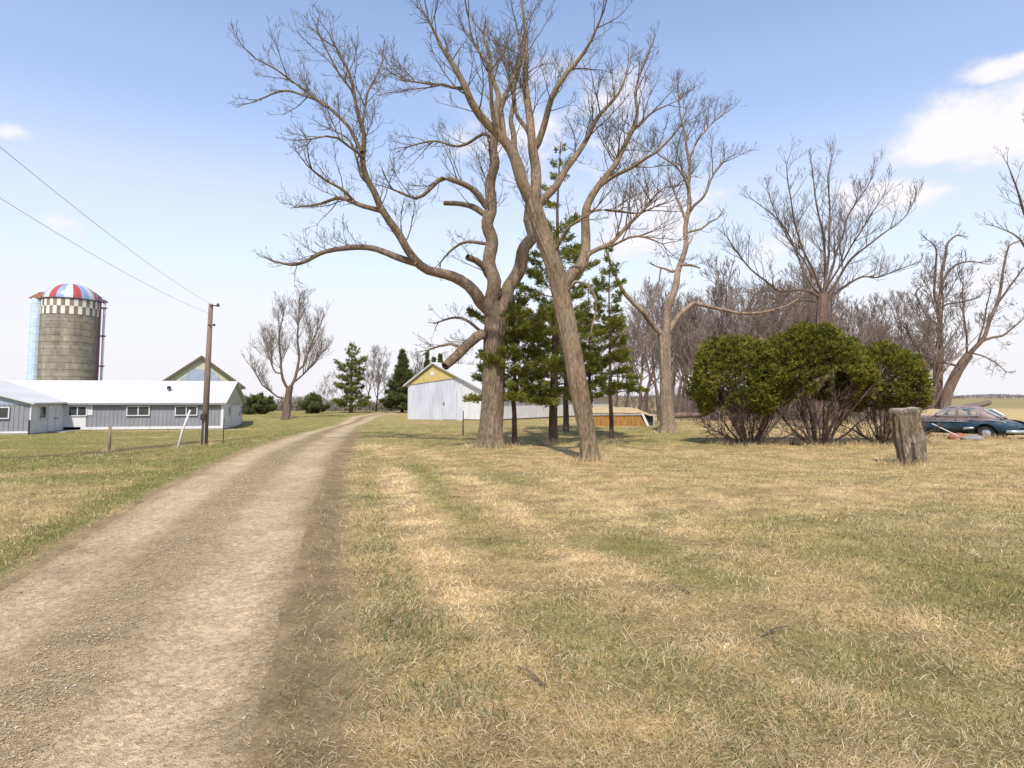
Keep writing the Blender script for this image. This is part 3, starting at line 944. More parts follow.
# clouds: soft puffs where the sky has them
nz = N(nt, 'ShaderNodeTexNoise', i_Scale=7.5, i_Detail=10.0, i_Roughness=0.60, i_Distortion=0.25)
mpz = N(nt, 'ShaderNodeMapping'); mpz.inputs['Scale'].default_value = (1, 1, 1.6)
nt.links.new(tc.outputs['Generated'], mpz.inputs[0]); nt.links.new(mpz.outputs[0], nz.inputs['Vector'])
CL = [(968, 132, 74, 48, 1.22), (1035, 120, 70, 62, 1.25), (1012, 66, 56, 19, 1.05), (905, 196, 58, 24, 0.95), (830, 192, 70, 24, 0.5), (6, 132, 30, 16, 0.8), (40, 222, 70, 20, 0.55), (20, 285, 80, 40, 0.65),
      (570, 140, 170, 95, 0.72), (640, 220, 140, 80, 0.72), (470, 210, 110, 70, 0.5), (730, 260, 140, 55, 0.65), (960, 265, 120, 50, 0.65), (1130, 190, 70, 60, 0.7), (-120, 200, 90, 40, 0.5)]
dens = None
for (px, py, wx, wy, s) in CL:
    c = (P(px, py, 10) - Vector((0, 0, CAMZ))).normalized()
    r = Vector((c.y, -c.x, 0)).normalized(); u = r.cross(c)
    def dotn(v, off, sc):
        n = N(nt, 'ShaderNodeVectorMath', operation='DOT_PRODUCT'); nt.links.new(tc.outputs['Generated'], n.inputs[0]); n.inputs[1].default_value = tuple(v)
        return M('MULTIPLY', M('SUBTRACT', n.outputs['Value'], off), sc)
    k = c.y  # foreshortening away from the lens axis
    a1 = dotn(r, 0.0, 1.0 / (wx / F * k)); a2 = dotn(u, 0.0, 1.0 / (wy / F * k))
    front = dotn(c, 0.0, 1.0)
    d2 = M('ADD', M('MULTIPLY', a1, a1), M('MULTIPLY', a2, a2))
    e = M('MULTIPLY', M('EXPONENT', M('MULTIPLY', d2, -0.9)), s)
    e = M('MULTIPLY', e, M('GREATER_THAN', front, 0.0))
    dens = e if dens is None else M('MAXIMUM', dens, e)
cm = M('ADD', M('MULTIPLY', nz.outputs['Fac'], 1.75), M('SUBTRACT', dens, 1.33))
cl = N(nt, 'ShaderNodeMapRange', interpolation_type='SMOOTHSTEP'); cl.inputs['From Min'].default_value = 0.0; cl.inputs['From Max'].default_value = 0.48
nt.links.new(cm, cl.inputs['Value'])
ccol = mixc(cl.outputs[0], (4.5, 4.4, 4.65), (5.4, 5.15, 5.3))
col = mixc(M('MULTIPLY', cl.outputs[0], 0.92), col, ccol)
nt.links.new(col, bg.inputs['Color'])

cam = bpy.data.cameras.new('camera'); co = bpy.data.objects.new('camera', cam); COL.objects.link(co)
co.location = (0, 0, CAMZ); co.rotation_euler = (PI / 2 + PITCH, 0, 0)
cam.sensor_width = 36; cam.lens = 36 * F / W; cam.shift_y = -SHIFT / W; cam.clip_end = 6000; cam.clip_start = 0.05
scene.camera = co
scene.view_settings.view_transform = 'Standard'; scene.view_settings.look = 'None'
scene.view_settings.exposure = 0.7; scene.view_settings.gamma = 1.0
scene.render.resolution_x = W; scene.render.resolution_y = H
scene.cycles.max_bounces = 6; scene.cycles.transparent_max_bounces = 12

# ------------------------------------------------------------------ building materials
siding_grey = noise_mat('siding_grey', (0.205, 0.208, 0.232), (0.255, 0.258, 0.282), scale=1.2, rough=0.55, bump=0.05)
siding_blue = noise_mat('siding_blue', (0.27, 0.33, 0.42), (0.38, 0.42, 0.48), scale=1.5, rough=0.6)
siding_white = noise_mat('siding_white', (0.42, 0.44, 0.50), (0.60, 0.60, 0.63), scale=0.8, rough=0.6, stretch=(1, 1, 0.4))
white_paint = noise_mat('white_paint', (0.55, 0.545, 0.54), (0.66, 0.65, 0.645), scale=2, rough=0.6)
white_roof = noise_mat('white_roof', (0.48, 0.465, 0.455), (0.56, 0.545, 0.53), scale=0.6, rough=0.85, spec=0.15, stretch=(1, 0.3, 1))
cream = noise_mat('cream_siding', (0.42, 0.42, 0.27), (0.56, 0.55, 0.38), scale=1.5, rough=0.8)
old_green = noise_mat('old_green_siding', (0.36, 0.38, 0.30), (0.48, 0.49, 0.40), scale=1.5, rough=0.8)
plywood = noise_mat('plywood', (0.44, 0.33, 0.10), (0.56, 0.44, 0.19), scale=1.6, rough=0.8, stretch=(1, 1, 2.5))
concrete = noise_mat('concrete', (0.30, 0.28, 0.25), (0.42, 0.40, 0.36), scale=3, rough=0.9, bump=0.3)
for m_, a_ in ((siding_grey, 0.45), (siding_white, 0.40), (white_paint, 0.30), (white_roof, 0.25), (cream, 0.5), (old_green, 0.5), (siding_blue, 0.4), (plywood, 0.4)): weather(m_, a_)
brown_roof = noise_mat('brown_roof', (0.10, 0.08, 0.06), (0.17, 0.14, 0.11), scale=3, rough=0.85)
dark_wood = noise_mat('dark_wood', (0.10, 0.07, 0.055), (0.20, 0.15, 0.12), scale=4, rough=0.9, stretch=(4, 4, 0.5), bump=0.3)
pole_wood = noise_mat('pole_wood', (0.13, 0.085, 0.065), (0.26, 0.19, 0.155), scale=6, rough=0.9, stretch=(4, 4, 0.25), bump=0.3)
post_wood = noise_mat('post_wood', (0.16, 0.12, 0.075), (0.30, 0.23, 0.15), scale=6, rough=0.9, stretch=(4, 4, 0.4), bump=0.3)
black_metal = noise_mat('black_metal', (0.025, 0.022, 0.022), (0.06, 0.055, 0.05), scale=6, rough=0.6)
grey_metal = noise_mat('grey_metal', (0.28, 0.30, 0.33), (0.42, 0.44, 0.47), scale=5, rough=0.45, metallic=0.3)
glass_dark, nt, b, out = new_mat('window_glass')
b.inputs['Base Color'].default_value = (0.045, 0.05, 0.055, 1); b.inputs['Roughness'].default_value = 0.08; b.inputs['Specular IOR Level'].default_value = 0.6
rust = noise_mat('rust', (0.13, 0.06, 0.03), (0.33, 0.15, 0.07), scale=5, rough=0.9)
straw = noise_mat('straw_roof', (0.30, 0.21, 0.11), (0.48, 0.36, 0.21), scale=9, rough=0.95, bump=0.6)


def ribs_x(mb, x0, x1, y, z0, zf, pitch=0.3, w=0.05, h=0.035, sgn=-1):
    """raised ribs on a wall lying along x; zf gives the top height"""
    x = x0 + pitch * 0.5
    while x < x1 - w:
        zt = zf(x)
        if zt > z0 + 0.1:
            mb.box(x - w / 2, x + w / 2, y + (sgn * h if sgn < 0 else -0.01), y + (0.01 if sgn < 0 else h), z0, zt)
        x += pitch
    return mb


def ribs_y(mb, y0, y1, x, z0, zt, pitch=0.3, w=0.05, h=0.035):
    y = y0 + pitch * 0.5
    while y < y1 - w:
        mb.box(x - 0.01, x + h, y - w / 2, y + w / 2, z0, zt); y += pitch
    return mb


def window(parent, axis, a0, a1, z0, z1, c, panes=2, sgn=-1, fr=0.07):
    """a window on a wall; axis 'x': wall along x at y=c facing sgn; axis 'y': wall along y at x=c"""
    f = MB()
    def bx(m, u0, u1, w0, w1, d0, d1):
        lo, hi = sorted((c + sgn * d0, c + sgn * d1))
        if axis == 'x': m.box(u0, u1, lo, hi, w0, w1)
        else: m.box(lo, hi, u0, u1, w0, w1)
    bx(f, a0 - fr, a1 + fr, z1, z1 + fr, 0.0, 0.085); bx(f, a0 - fr, a1 + fr, z0 - fr, z0, 0.0, 0.10)
    bx(f, a0 - fr, a0, z0, z1, 0.0, 0.085); bx(f, a1, a1 + fr, z0, z1, 0.0, 0.085)
    for k in range(1, panes):
        m = a0 + (a1 - a0) * k / panes; bx(f, m - 0.035, m + 0.035, z0, z1, 0.0, 0.08)
    w = f.build('window', white_paint, parent)
    for k in range(panes):
        g = MB(); p0 = a0 + (a1 - a0) * k / panes + (0.036 if k else 0.001); p1 = a0 + (a1 - a0) * (k + 1) / panes - (0.036 if k < panes - 1 else 0.001)
        bx(g, p0, p1, z0 + 0.001, z1 - 0.001, 0.02, 0.045)
        g.build('pane', glass_dark, w)
    return w


# ------------------------------------------------------------------ long grey shed
def grey_shed():
    th = math.atan2(0.22, 0.975)
    B = Vector((-23.9, 52.0, 0)); B.z = -0.66
    t = thing('long_shed', B, 'long low grey ribbed metal shed with a white roof and a white door wing', 'shed', rz=th)
    L, D, E, RZ = 32.0, 8.0, 2.27, 4.0
    WX, WD = -11.6, 5.0
    m = MB().box(-L, 0, 0, 0.12, 0.35, E); ribs_x(m, -L, -0.1, 0, 0.4, lambda x: E)
    m.build('front_wall', siding_grey, t)
    MB().box(-L, 0, D - 0.12, D, 0.3, E).build('back_wall', siding_grey, t)
    MB().box(-L, 0.0, 0.0, D, -0.5, 0.14).build('foundation', concrete, t)
    MB().box(WX + 1.2, 0.02, -0.05, 0.0, 0.14, 0.35).build('skirt_board', white_paint, t)
    # white panel under the first window
    MB().box(WX, WX + 1.55, -0.055, -0.037, 0.36, 1.25).build('white_panel', white_paint, t)
    MB().box(WX, WX + 2.0, -0.06, -0.037, 1.28, 2.1).build('white_panel', white_paint, t)
    # right end: white lower wall, weathered gable above
    MB().box(-0.12, 0.0, 0.122, D - 0.122, 0.14, E - 0.15).build('end_wall', white_paint, t)
    MB().prism([(0.0, E - 0.15), (D, E - 0.15), (D, E), (D / 2, RZ - 0.05), (0, E)], 'x', -0.10, 0.03).build('gable', old_green, t)
    d = MB().box(0.0, 0.07, 3.2, 6.4, 0.16, E - 0.25).build('sliding_door', white_paint, t)
    MB().box(0.07, 0.10, 3.1, 6.6, E - 0.25, E - 0.18).build('door_track', grey_metal, d)
    MB().box(0.07, 0.11, 6.1, 6.2, 1.0, 1.3).build('handle', black_metal, d)
    window(t, 'y', 2.0, 2.5, 1.2, 1.9, 0.0, 1, sgn=1, fr=0.05)
    window(t, 'y', 6.9, 7.4, 1.2, 1.9, 0.0, 1, sgn=1, fr=0.05)
    MB().box(-0.16, 0.035, -0.045, 0.12, 0.14, E).build('corner_trim', white_paint, t)
    # roof
    s = (RZ - E) / (D / 2); ov = 0.3
    prof = [(-ov, E - s * ov), (D / 2, RZ), (D + ov, E - s * ov), (D + ov, E - s * ov + 0.12), (D / 2, RZ + 0.13), (-ov, E - s * ov + 0.12)]
    r = MB().prism(prof, 'x', -L - 0.2, 0.3)
    for k in range(36):
        x = -L + 0.45 + k * 0.9
        r.prism([(-ov, E - s * ov + 0.115), (D / 2, RZ + 0.125), (D / 2, RZ + 0.142), (-ov, E - s * ov + 0.132)], 'x', x, x + 0.05)
    rf = r.build('roof', white_roof, t)
    MB().box(-L, 0.28, -ov - 0.03, -ov - 0.002, E - s * ov - 0.05, E - s * ov + 0.10).build('fascia', siding_grey, rf)
    MB().lathe([(0.0, 3.35), (0.16, 3.35), (0.16, 3.62), (0.0, 3.66)], 12, (-4.7, 1.9)).build('vent', black_metal, rf)
    # windows on the long front
    for x0, x1 in ((WX + 0.35, WX + 1.55), (-7.1, -5.55), (-3.55, -2.0)):
        window(t, 'x', x0, x1, 1.28, 1.95, -0.037)
    # projecting wing
    WL = 12.0
    wf = MB().box(WX - WL, WX, -WD, -WD + 0.12, 0.3, E)
    ribs_x(wf, WX - WL, WX - 0.1, -WD, 0.34, lambda x: E)
    wf.build('wing_wall', siding_grey, t)
    gp = MB().prism([(WX - WL, E - 0.1), (WX, E - 0.1), (WX, E + 0.02), (WX - WL / 2, 3.95), (WX - WL, E + 0.02)], 'y', -WD - 0.02, -WD + 0.10); gp.build('wing_gable', siding_blue, t)
    MB().box(WX - WL, WX, -WD, -0.01, -0.5, 0.16).build('foundation', concrete, t)
    MB().box(WX - WL, WX - 0.03, -WD - 0.04, -WD - 0.002, 0.16, 0.3).build('skirt_board', white_paint, t)
    MB().box(WX - 0.12, WX, -WD + 0.122, -0.04, 0.16, E).build('wing_side_wall', white_paint, t)
    MB().box(WX - 0.05, WX + 0.04, -WD - 0.05, -WD + 0.16, 0.16, E + 0.02).build('corner_trim', white_paint, t)
    MB().tube([(WX - 0.02, -WD - 0.12, -0.1), (WX - 0.02, -WD - 0.12, 1.1)], 0.05, 8).build('downspout', black_metal, t)
    sw = (3.95 - E) / (WL / 2)
    pw = [(WX + 0.3, E - sw * 0.3), (WX - WL / 2, 3.95), (WX - WL - 0.3, E - sw * 0.3), (WX - WL - 0.3, E - sw * 0.3 + 0.12), (WX - WL / 2, 4.08), (WX + 0.3, E - sw * 0.3 + 0.12)]
    MB().prism(pw, 'y', -WD - 0.3, 3.9).build('wing_roof', white_roof, t)
    dd = MB().box(WX, WX + 0.06, -2.6, -1.55, 0.16, 2.1).build('door', white_paint, t)
    MB().box(WX + 0.06, WX + 0.12, -1.75, -1.68, 1.05, 1.15).build('handle', black_metal, dd)
    d2 = MB().box(WX, WX + 0.05, -1.4, -0.4, 0.16, 2.1).build('door', white_paint, t)
    MB().box(WX + 0.05, WX + 0.11, -1.28, -1.21, 1.05, 1.15).build('handle', black_metal, d2)
    window(t, 'y', -3.9, -3.0, 1.2, 2.0, 0.0 + WX, 1, sgn=1)
    window(t, 'x', WX - 3.2, WX - 1.35, 1.25, 1.95, -WD - 0.037)
    MB().box(WX + 0.1, WX + 1.2, -2.6, -0.4, -0.2, 0.12).build('door_step', concrete, t)


grey_shed()


def gabled_barn():
    Y = 79.0; x = (201 - 512) / F * Y
    t = thing('gabled_barn', (x, Y, 0), 'old gabled barn with cream and blue siding rising behind the grey shed roof', 'barn', rz=R(27))
    hw, ez, pz = 4.75, 3.5, 7.1
    MB().prism([(-hw, -0.6), (hw, -0.6), (hw, ez), (0, pz), (-hw, ez)], 'y', 0, 0.15).build('front_wall', cream, t)
    p = MB().prism([(-3.1, 3.4), (3.1, 3.4), (1.1, 5.6), (-0.9, 5.6)], 'y', -0.05, -0.004)
    for k in range(13):
        xx = -2.9 + k * 0.45
        zt = 3.4 + (xx + 3.1) * 1.0 if xx < -0.9 else (5.6 if xx < 1.1 else 5.6 - (xx - 1.1) * 1.1)
        if zt > 3.6: p.box(xx, xx + 0.04, -0.065, -0.04, 3.42, min(5.55, zt))
    p.build('blue_panel', siding_blue, t)
    MB().box(-hw, -hw + 0.15, 0.15, 14, -0.6, ez).build('side_wall', siding_white, t)
    MB().box(hw - 0.15, hw, 0.15, 14, -0.6, ez).build('side_wall', siding_white, t)
    MB().prism([(-hw, -0.6), (hw, -0.6), (hw, ez), (0, pz), (-hw, ez)], 'y', 14, 14.15).build('back_wall', cream, t)
    s = (pz - ez) / hw; o = 0.45
    MB().prism([(-hw - o, ez - s * o), (0, pz), (hw + o, ez - s * o), (hw + o, ez - s * o + 0.22), (0, pz + 0.24), (-hw - o, ez - s * o + 0.22)], 'y', -0.4, 14.5).build('roof', brown_roof, t)
    for sg in (-1, 1):
        MB().prism([(sg * (hw + o), ez - s * o - 0.12), (0, pz - 0.12), (0, pz - 0.003), (sg * (hw + o), ez - s * o - 0.003)], 'y', -0.38, -0.28).build('rake_board', dark_wood, t)


gabled_barn()


def white_barn():
    C = ground((490 - 512) / F * 54, 54.0)
    rz = math.atan2(-0.565, 0.826)
    t = thing('long_barn', C, 'long white metal barn with a yellow plywood gable behind the big trees', 'barn', rz=rz)
    Wd, Ln = 9.66, 23.5
    le, pk, re = (-Wd, 3.25), (-6.4, 5.12), (0.0, 2.35)
    z0 = -0.25
    MB().prism([(-Wd, z0), (-3.05, z0), (-3.05, 3.86), (-6.4, 5.05), (-Wd, 3.2)], 'y', 0, 0.14).build('front_wall', siding_white, t)
    f = MB(); ribs_x(f, -Wd, -3.1, 0, 0.0, lambda x: 3.2 + (x + Wd) * 0.095, pitch=0.42)
    f.build('wall_ribs', siding_white, t)
    MB().prism([(-3.05, 0.12), (0, 0.12), (0, 2.3), (-3.05, 3.78)], 'y', 0.02, 0.14).build('lean_to_wall', white_paint, t)
    MB().box(-3.05, 0, 0.03, 0.12, -0.4, 0.119).build('sill_beam', dark_wood, t)
    MB().box(-3.1, -2.98, -0.05, -0.002, z0, 3.8).build('corner_trim', white_paint, t)
    MB().prism([(-Wd + 0.15, 3.22), (-3.15, 3.82), (-6.4, 4.98)], 'y', -0.075, -0.045).build('plywood_gable', plywood, t)
    MB().box(-6.75, -6.3, -0.10, -0.08, 4.05, 4.4).build('vent_panel', white_paint, t)
    d = MB().box(-5.2, -3.7, -0.085, -0.04, 0.05, 2.6).build('sliding_door', siding_white, t)
    MB().box(-5.15, -5.05, -0.13, -0.086, 1.3, 1.6).build('handle', black_metal, d)
    sw = MB().box(-0.14, -0.02, 0.14, Ln, 0.12, 2.3); ribs_y(sw, 0.2, Ln, -0.02, 0.12, 2.3, pitch=0.9, h=0.014)
    sw.build('side_wall', white_paint, t)
    MB().box(-0.12, -0.04, 0.14, Ln, -0.5, 0.119).build('sill_beam', dark_wood, t)
    MB().prism([(-Wd, z0), (0, z0), (0, 2.3), (-6.4, 5.05), (-Wd, 3.2)], 'y', Ln, Ln + 0.14).build('back_wall', siding_white, t)
    MB().box(-Wd, -Wd + 0.14, 0.14, Ln, z0, 3.2).build('side_wall', siding_white, t)
    sl = (pk[1] - le[1]) / (pk[0] - le[0]); sr = (pk[1] - re[1]) / (re[0] - pk[0])
    MB().prism([(-Wd - 0.35, le[1] - sl * 0.35), pk, (0.35, re[1] - sr * 0.35), (0.35, re[1] - sr * 0.35 + 0.13), (pk[0], pk[1] + 0.14), (-Wd - 0.35, le[1] - sl * 0.35 + 0.13)], 'y', -0.3, Ln + 0.4).build('roof', white_roof, t)
    window(t, 'y', 10.4, 11.2, 1.2, 1.9, 0.016, 1, sgn=1)
    window(t, 'y', 18.4, 19.2, 1.2, 1.9, 0.016, 1, sgn=1)


white_barn()


# ------------------------------------------------------------------ silo
def silo():
    Y = 67.0; x = (67.5 - 512) / F * Y
    t = thing('silo', (x, Y, -0.6), 'tall concrete stave silo with a red, white and blue striped dome', 'silo')
    r, zt = 2.62, 13.0
    # staves: rows of narrow slabs, each with its own tone
    def tiles(name, r, z0, z1, rows, cols, colfn, mat, off=True):
        V, q, tn = [], [], []
        for j in range(rows):
            za, zb = z0 + (z1 - z0) * j / rows, z0 + (z1 - z0) * (j + 1) / rows
            for k in range(cols):
                sh = 0.5 * (j % 2) if off else 0
                a0, a1 = 2 * PI * (k + sh) / cols, 2 * PI * (k + 1 + sh) / cols
                b = len(V)
                V += [(r * math.cos(a0), r * math.sin(a0), za), (r * math.cos(a1), r * math.sin(a1), za), (r * math.cos(a1), r * math.sin(a1), zb), (r * math.cos(a0), r * math.sin(a0), zb)]
                q.append((b, b + 1, b + 2, b + 3)); c = colfn(j, k); tn += [c] * 4
        link(name, mesh_arrays(name, V, q, None, [mat], smooth=False, tint=np.array(tn)), t)
    stave = attr_mat('stave_concrete')
    tiles('stave_wall', r, 0, zt - 1.65, 24, 60, lambda j, k: np.array((0.272, 0.236, 0.182)) * random.uniform(0.80, 1.12) * (0.9 if j % 2 else 1.0) * (0.72 + 0.56 * float(vnoise(np.array([k * 0.45]), np.array([j * 0.16]), 9)[0])), stave, off=False)
    tiles('checker_band', r + 0.015, zt - 1.65, zt, 2, 44, lambda j, k: np.array((0.66, 0.64, 0.57)) * random.uniform(0.82, 1.08) if (j + k) % 2 else np.array((0.21, 0.16, 0.11)) * random.uniform(0.8, 1.2), attr_mat('checker_paint'), off=False)
    h = MB()
    for k in range(17):
        z = 0.5 + k * 0.72
        h.tube([(r * 1.006 * math.cos(a), r * 1.006 * math.sin(a), z) for a in np.linspace(0, 2 * PI, 49)], 0.011, 4, cap=False)
    h.build('hoops', noise_mat('hoop_steel', (0.17, 0.135, 0.09), (0.24, 0.19, 0.135), rough=0.8), t)
    # striped dome
    rd, hd = 2.56, 1.85
    V, F_, mi = [], [], []
    ns, nr = 63, 12
    for i in range(nr + 1):
        a = (PI / 2) * i / nr
        for k in range(ns):
            b_ = 2 * PI * k / ns; V.append((rd * math.cos(a) * math.cos(b_), rd * math.cos(a) * math.sin(b_), zt + hd * math.sin(a)))
    for i in range(nr):
        for k in range(ns):
            F_.append((i * ns + k, i * ns + (k + 1) % ns, (i + 1) * ns + (k + 1) % ns, (i + 1) * ns + k)); mi.append((k // 3 + 1) % 3)
    dm = [noise_mat('dome_' + n, tuple(v * .72 + .02 for v in c), c, scale=2.5, rough=0.35, spec=0.5) for n, c in (('white', (0.56, 0.56, 0.57)), ('red', (0.40, 0.06, 0.045)), ('blue', (0.25, 0.34, 0.53)))]
    link('dome', mesh_arrays('dome', V, F_, None, dm, midx=mi), t)
    MB().lathe([(rd + 0.02, zt - 0.05), (rd + 0.16, zt - 0.05), (rd + 0.16, zt + 0.05), (rd + 0.02, zt + 0.05)], 48).build('rim', black_metal, t)
    # unloading chute on the left
    ca = R(208); cx, cy = (r + 0.32) * math.cos(ca), (r + 0.32) * math.sin(ca)
    m = MB().lathe([(0.56, 0), (0.56, zt + 0.05), (0, zt + 0.05)], 14, (cx, cy))
    for k in range(16): m.lathe([(0.56, 0.5 + k * 0.8), (0.585, 0.53 + k * 0.8), (0.56, 0.56 + k * 0.8)], 14, (cx, cy))
    m.build('chute', noise_mat('chute_metal', (0.40, 0.50, 0.60), (0.56, 0.64, 0.72), scale=1.5, rough=0.5), t)
    MB().add([(cx - 0.6, cy - 0.55, zt + 0.05), (cx + 0.7, cy - 0.55, zt + 0.05), (cx + 0.7, cy + 0.6, zt + 0.05), (cx - 0.6, cy + 0.6, zt + 0.05), (cx + 0.25, cy - 0.1, zt + 0.75), (cx + 0.75, cy + 0.3, zt + 0.85)],
             [(0, 3, 2, 1), (0, 1, 4), (1, 2, 5, 4), (2, 3, 5), (3, 0, 4, 5)]).build('chute_cap', rust, t)
    # fill pipe and ladder strip on the right
    pa = R(30); px_, py_ = (r + 0.42) * math.cos(pa), (r + 0.42) * math.sin(pa)
    MB().tube([(px_, py_, 0), (px_, py_, zt + 0.1), (px_ - 0.25, py_, zt + 0.7), (px_ - 0.9, py_ + 0.2, zt + 1.0)], 0.13, 10).build('fill_pipe', white_paint, t)
    for z in (2.6, 6.0, 9.3, 12.4):
        MB().box(px_ - 0.5, px_ + 0.2, py_ - 0.3, py_ + 0.16, z, z + 0.12).build('bracket', black_metal, t)
    la = R(26)
    MB().box(r * math.cos(la) - 0.02, r * math.cos(la) + 0.14, r * math.sin(la) - 0.1, r * math.sin(la) + 0.1, 0, zt).build('edge_strip', noise_mat('faded_magenta', (0.30, 0.11, 0.19), (0.42, 0.18, 0.27), rough=0.7), t)
    MB().add([(px_ - 1.3, py_ - 0.3, zt + 0.1), (px_ + 0.2, py_ - 0.3, zt + 0.1), (px_ + 0.2, py_ + 0.4, zt + 0.1), (px_ - 1.3, py_ + 0.4, zt + 0.1), (px_ - 1.2, py_, zt + 1.25), (px_ - 0.2, py_, zt + 0.6)],
             [(0, 3, 2, 1), (0, 1, 5, 4), (1, 2, 5), (2, 3, 4, 5), (3, 0, 4)]).build('pipe_hood', noise_mat('hood_metal', (0.05, 0.03, 0.05), (0.10, 0.06, 0.08)), t)


silo()


# ------------------------------------------------------------------ utility pole, wires, posts
def utility():
    b0 = at_base(204, 32.8); top = P(211, 304, 32.8)
    t = thing('utility_pole', b0, 'weathered wooden utility pole standing before the grey shed', 'pole')
    tp = top - b0
    MB().tube([(0, 0, -0.5), tp * 0.5, tp], [0.17, 0.145, 0.11], 14).build('pole', pole_wood, t, smooth=True)
    k = tp * 0.985
    m = MB().tube([k + Vector((0, -0.1, 0)), k + Vector((0.42, -0.16, 0.0))], 0.03, 6)
    m.lathe([(0.0, k.z - 0.07), (0.07, k.z - 0.05), (0.075, k.z + 0.05), (0.03, k.z + 0.12), (0, k.z + 0.13)], 10, (k.x + 0.45, k.y - 0.16)); m.build('insulator', black_metal, t)
    k2 = tp * 0.845
    m = MB().tube([k2 + Vector((-0.05, -0.12, 0.04)), k2 + Vector((0.3, -0.2, 0.0))], 0.022, 6)
    m.lathe([(0.0, k2.z - 0.06), (0.055, k2.z - 0.04), (0.06, k2.z + 0.05), (0, k2.z + 0.09)], 10, (k2.x + 0.32, k2.y - 0.2)); m.build('insulator', black_metal, t)
    k3 = tp * 0.2
    MB().box(k3.x - 0.13, k3.x + 0.13, k3.y - 0.30, k3.y - 0.13, k3.z - 0.16, k3.z + 0.16).build('meter_box', black_metal, t, bevel=0.02)
    MB().tube([(k3.x + 0.05, k3.y - 0.16, 0.0), (k3.x + 0.05, k3.y - 0.16, k3.z - 0.15)], 0.025, 6).build('conduit', grey_metal, t)
    wm = noise_mat('wire', (0.22, 0.22, 0.25), (0.32, 0.32, 0.35), rough=0.6)
    for (p1, p0, lab) in ((P(0, 147, 12.6), top + Vector((0, -0.05, 0.0)), 'upper sagging overhead wire running from the pole top to the left'),
                          (P(0, 198, 14.2), b0 + tp * 0.93 + Vector((0, -0.1, 0)), 'lower sagging overhead wire running from the pole to the left')):
        v = p1 - p0; pts = []
        for i in range(33):
            s = i / 32 * 1.9; q = p0 + v * s; q.z -= 0.75 * (1 - (1 - 2 * (i / 32)) ** 2) - 0.75 * (1 - (1 - 2 / 1.9) ** 2) * s; pts.append(q)
        o = MB().tube([q - p0 for q in pts], 0.006, 5).build('overhead_wire', wm, None, loc=p0)
        tag(o, lab, 'wire', 'overhead wires at the pole')


utility()


def post(name, px, Y, h, r, mat, label, cat, lean=(0, 0), sides=8, group=None):
    b0 = at_base(px, Y)
    o = MB().tube([(0, 0, -0.4), (lean[0] * 0.5, lean[1] * 0.5, h * 0.5), (lean[0], lean[1], h)], [r * 1.05, r, r * 0.95], sides).build(name, mat, None, smooth=sides > 6, loc=b0)
    o.rotation_euler = (0, 0, 0)
    return tag(o, label, cat, group)


post('fence_post', 109, 31.0, 1.25, 0.075, post_wood, 'short brown wooden fence post in the grass left of the pole', 'post')
post('leaning_pipe', 175, 27.5, 1.75, 0.05, white_paint, 'white pipe leaning in the grass beside the utility pole', 'pipe', lean=(0.55, 0.1))
post('steel_stake', 223, 34.5, 1.35, 0.022, black_metal, 'thin dark steel stake just right of the utility pole', 'stake', lean=(0.02, 0))
post('steel_stake', 463, 31.0, 1.35, 0.030, black_metal, 'thin dark steel stake on the lawn before the white barn', 'stake')


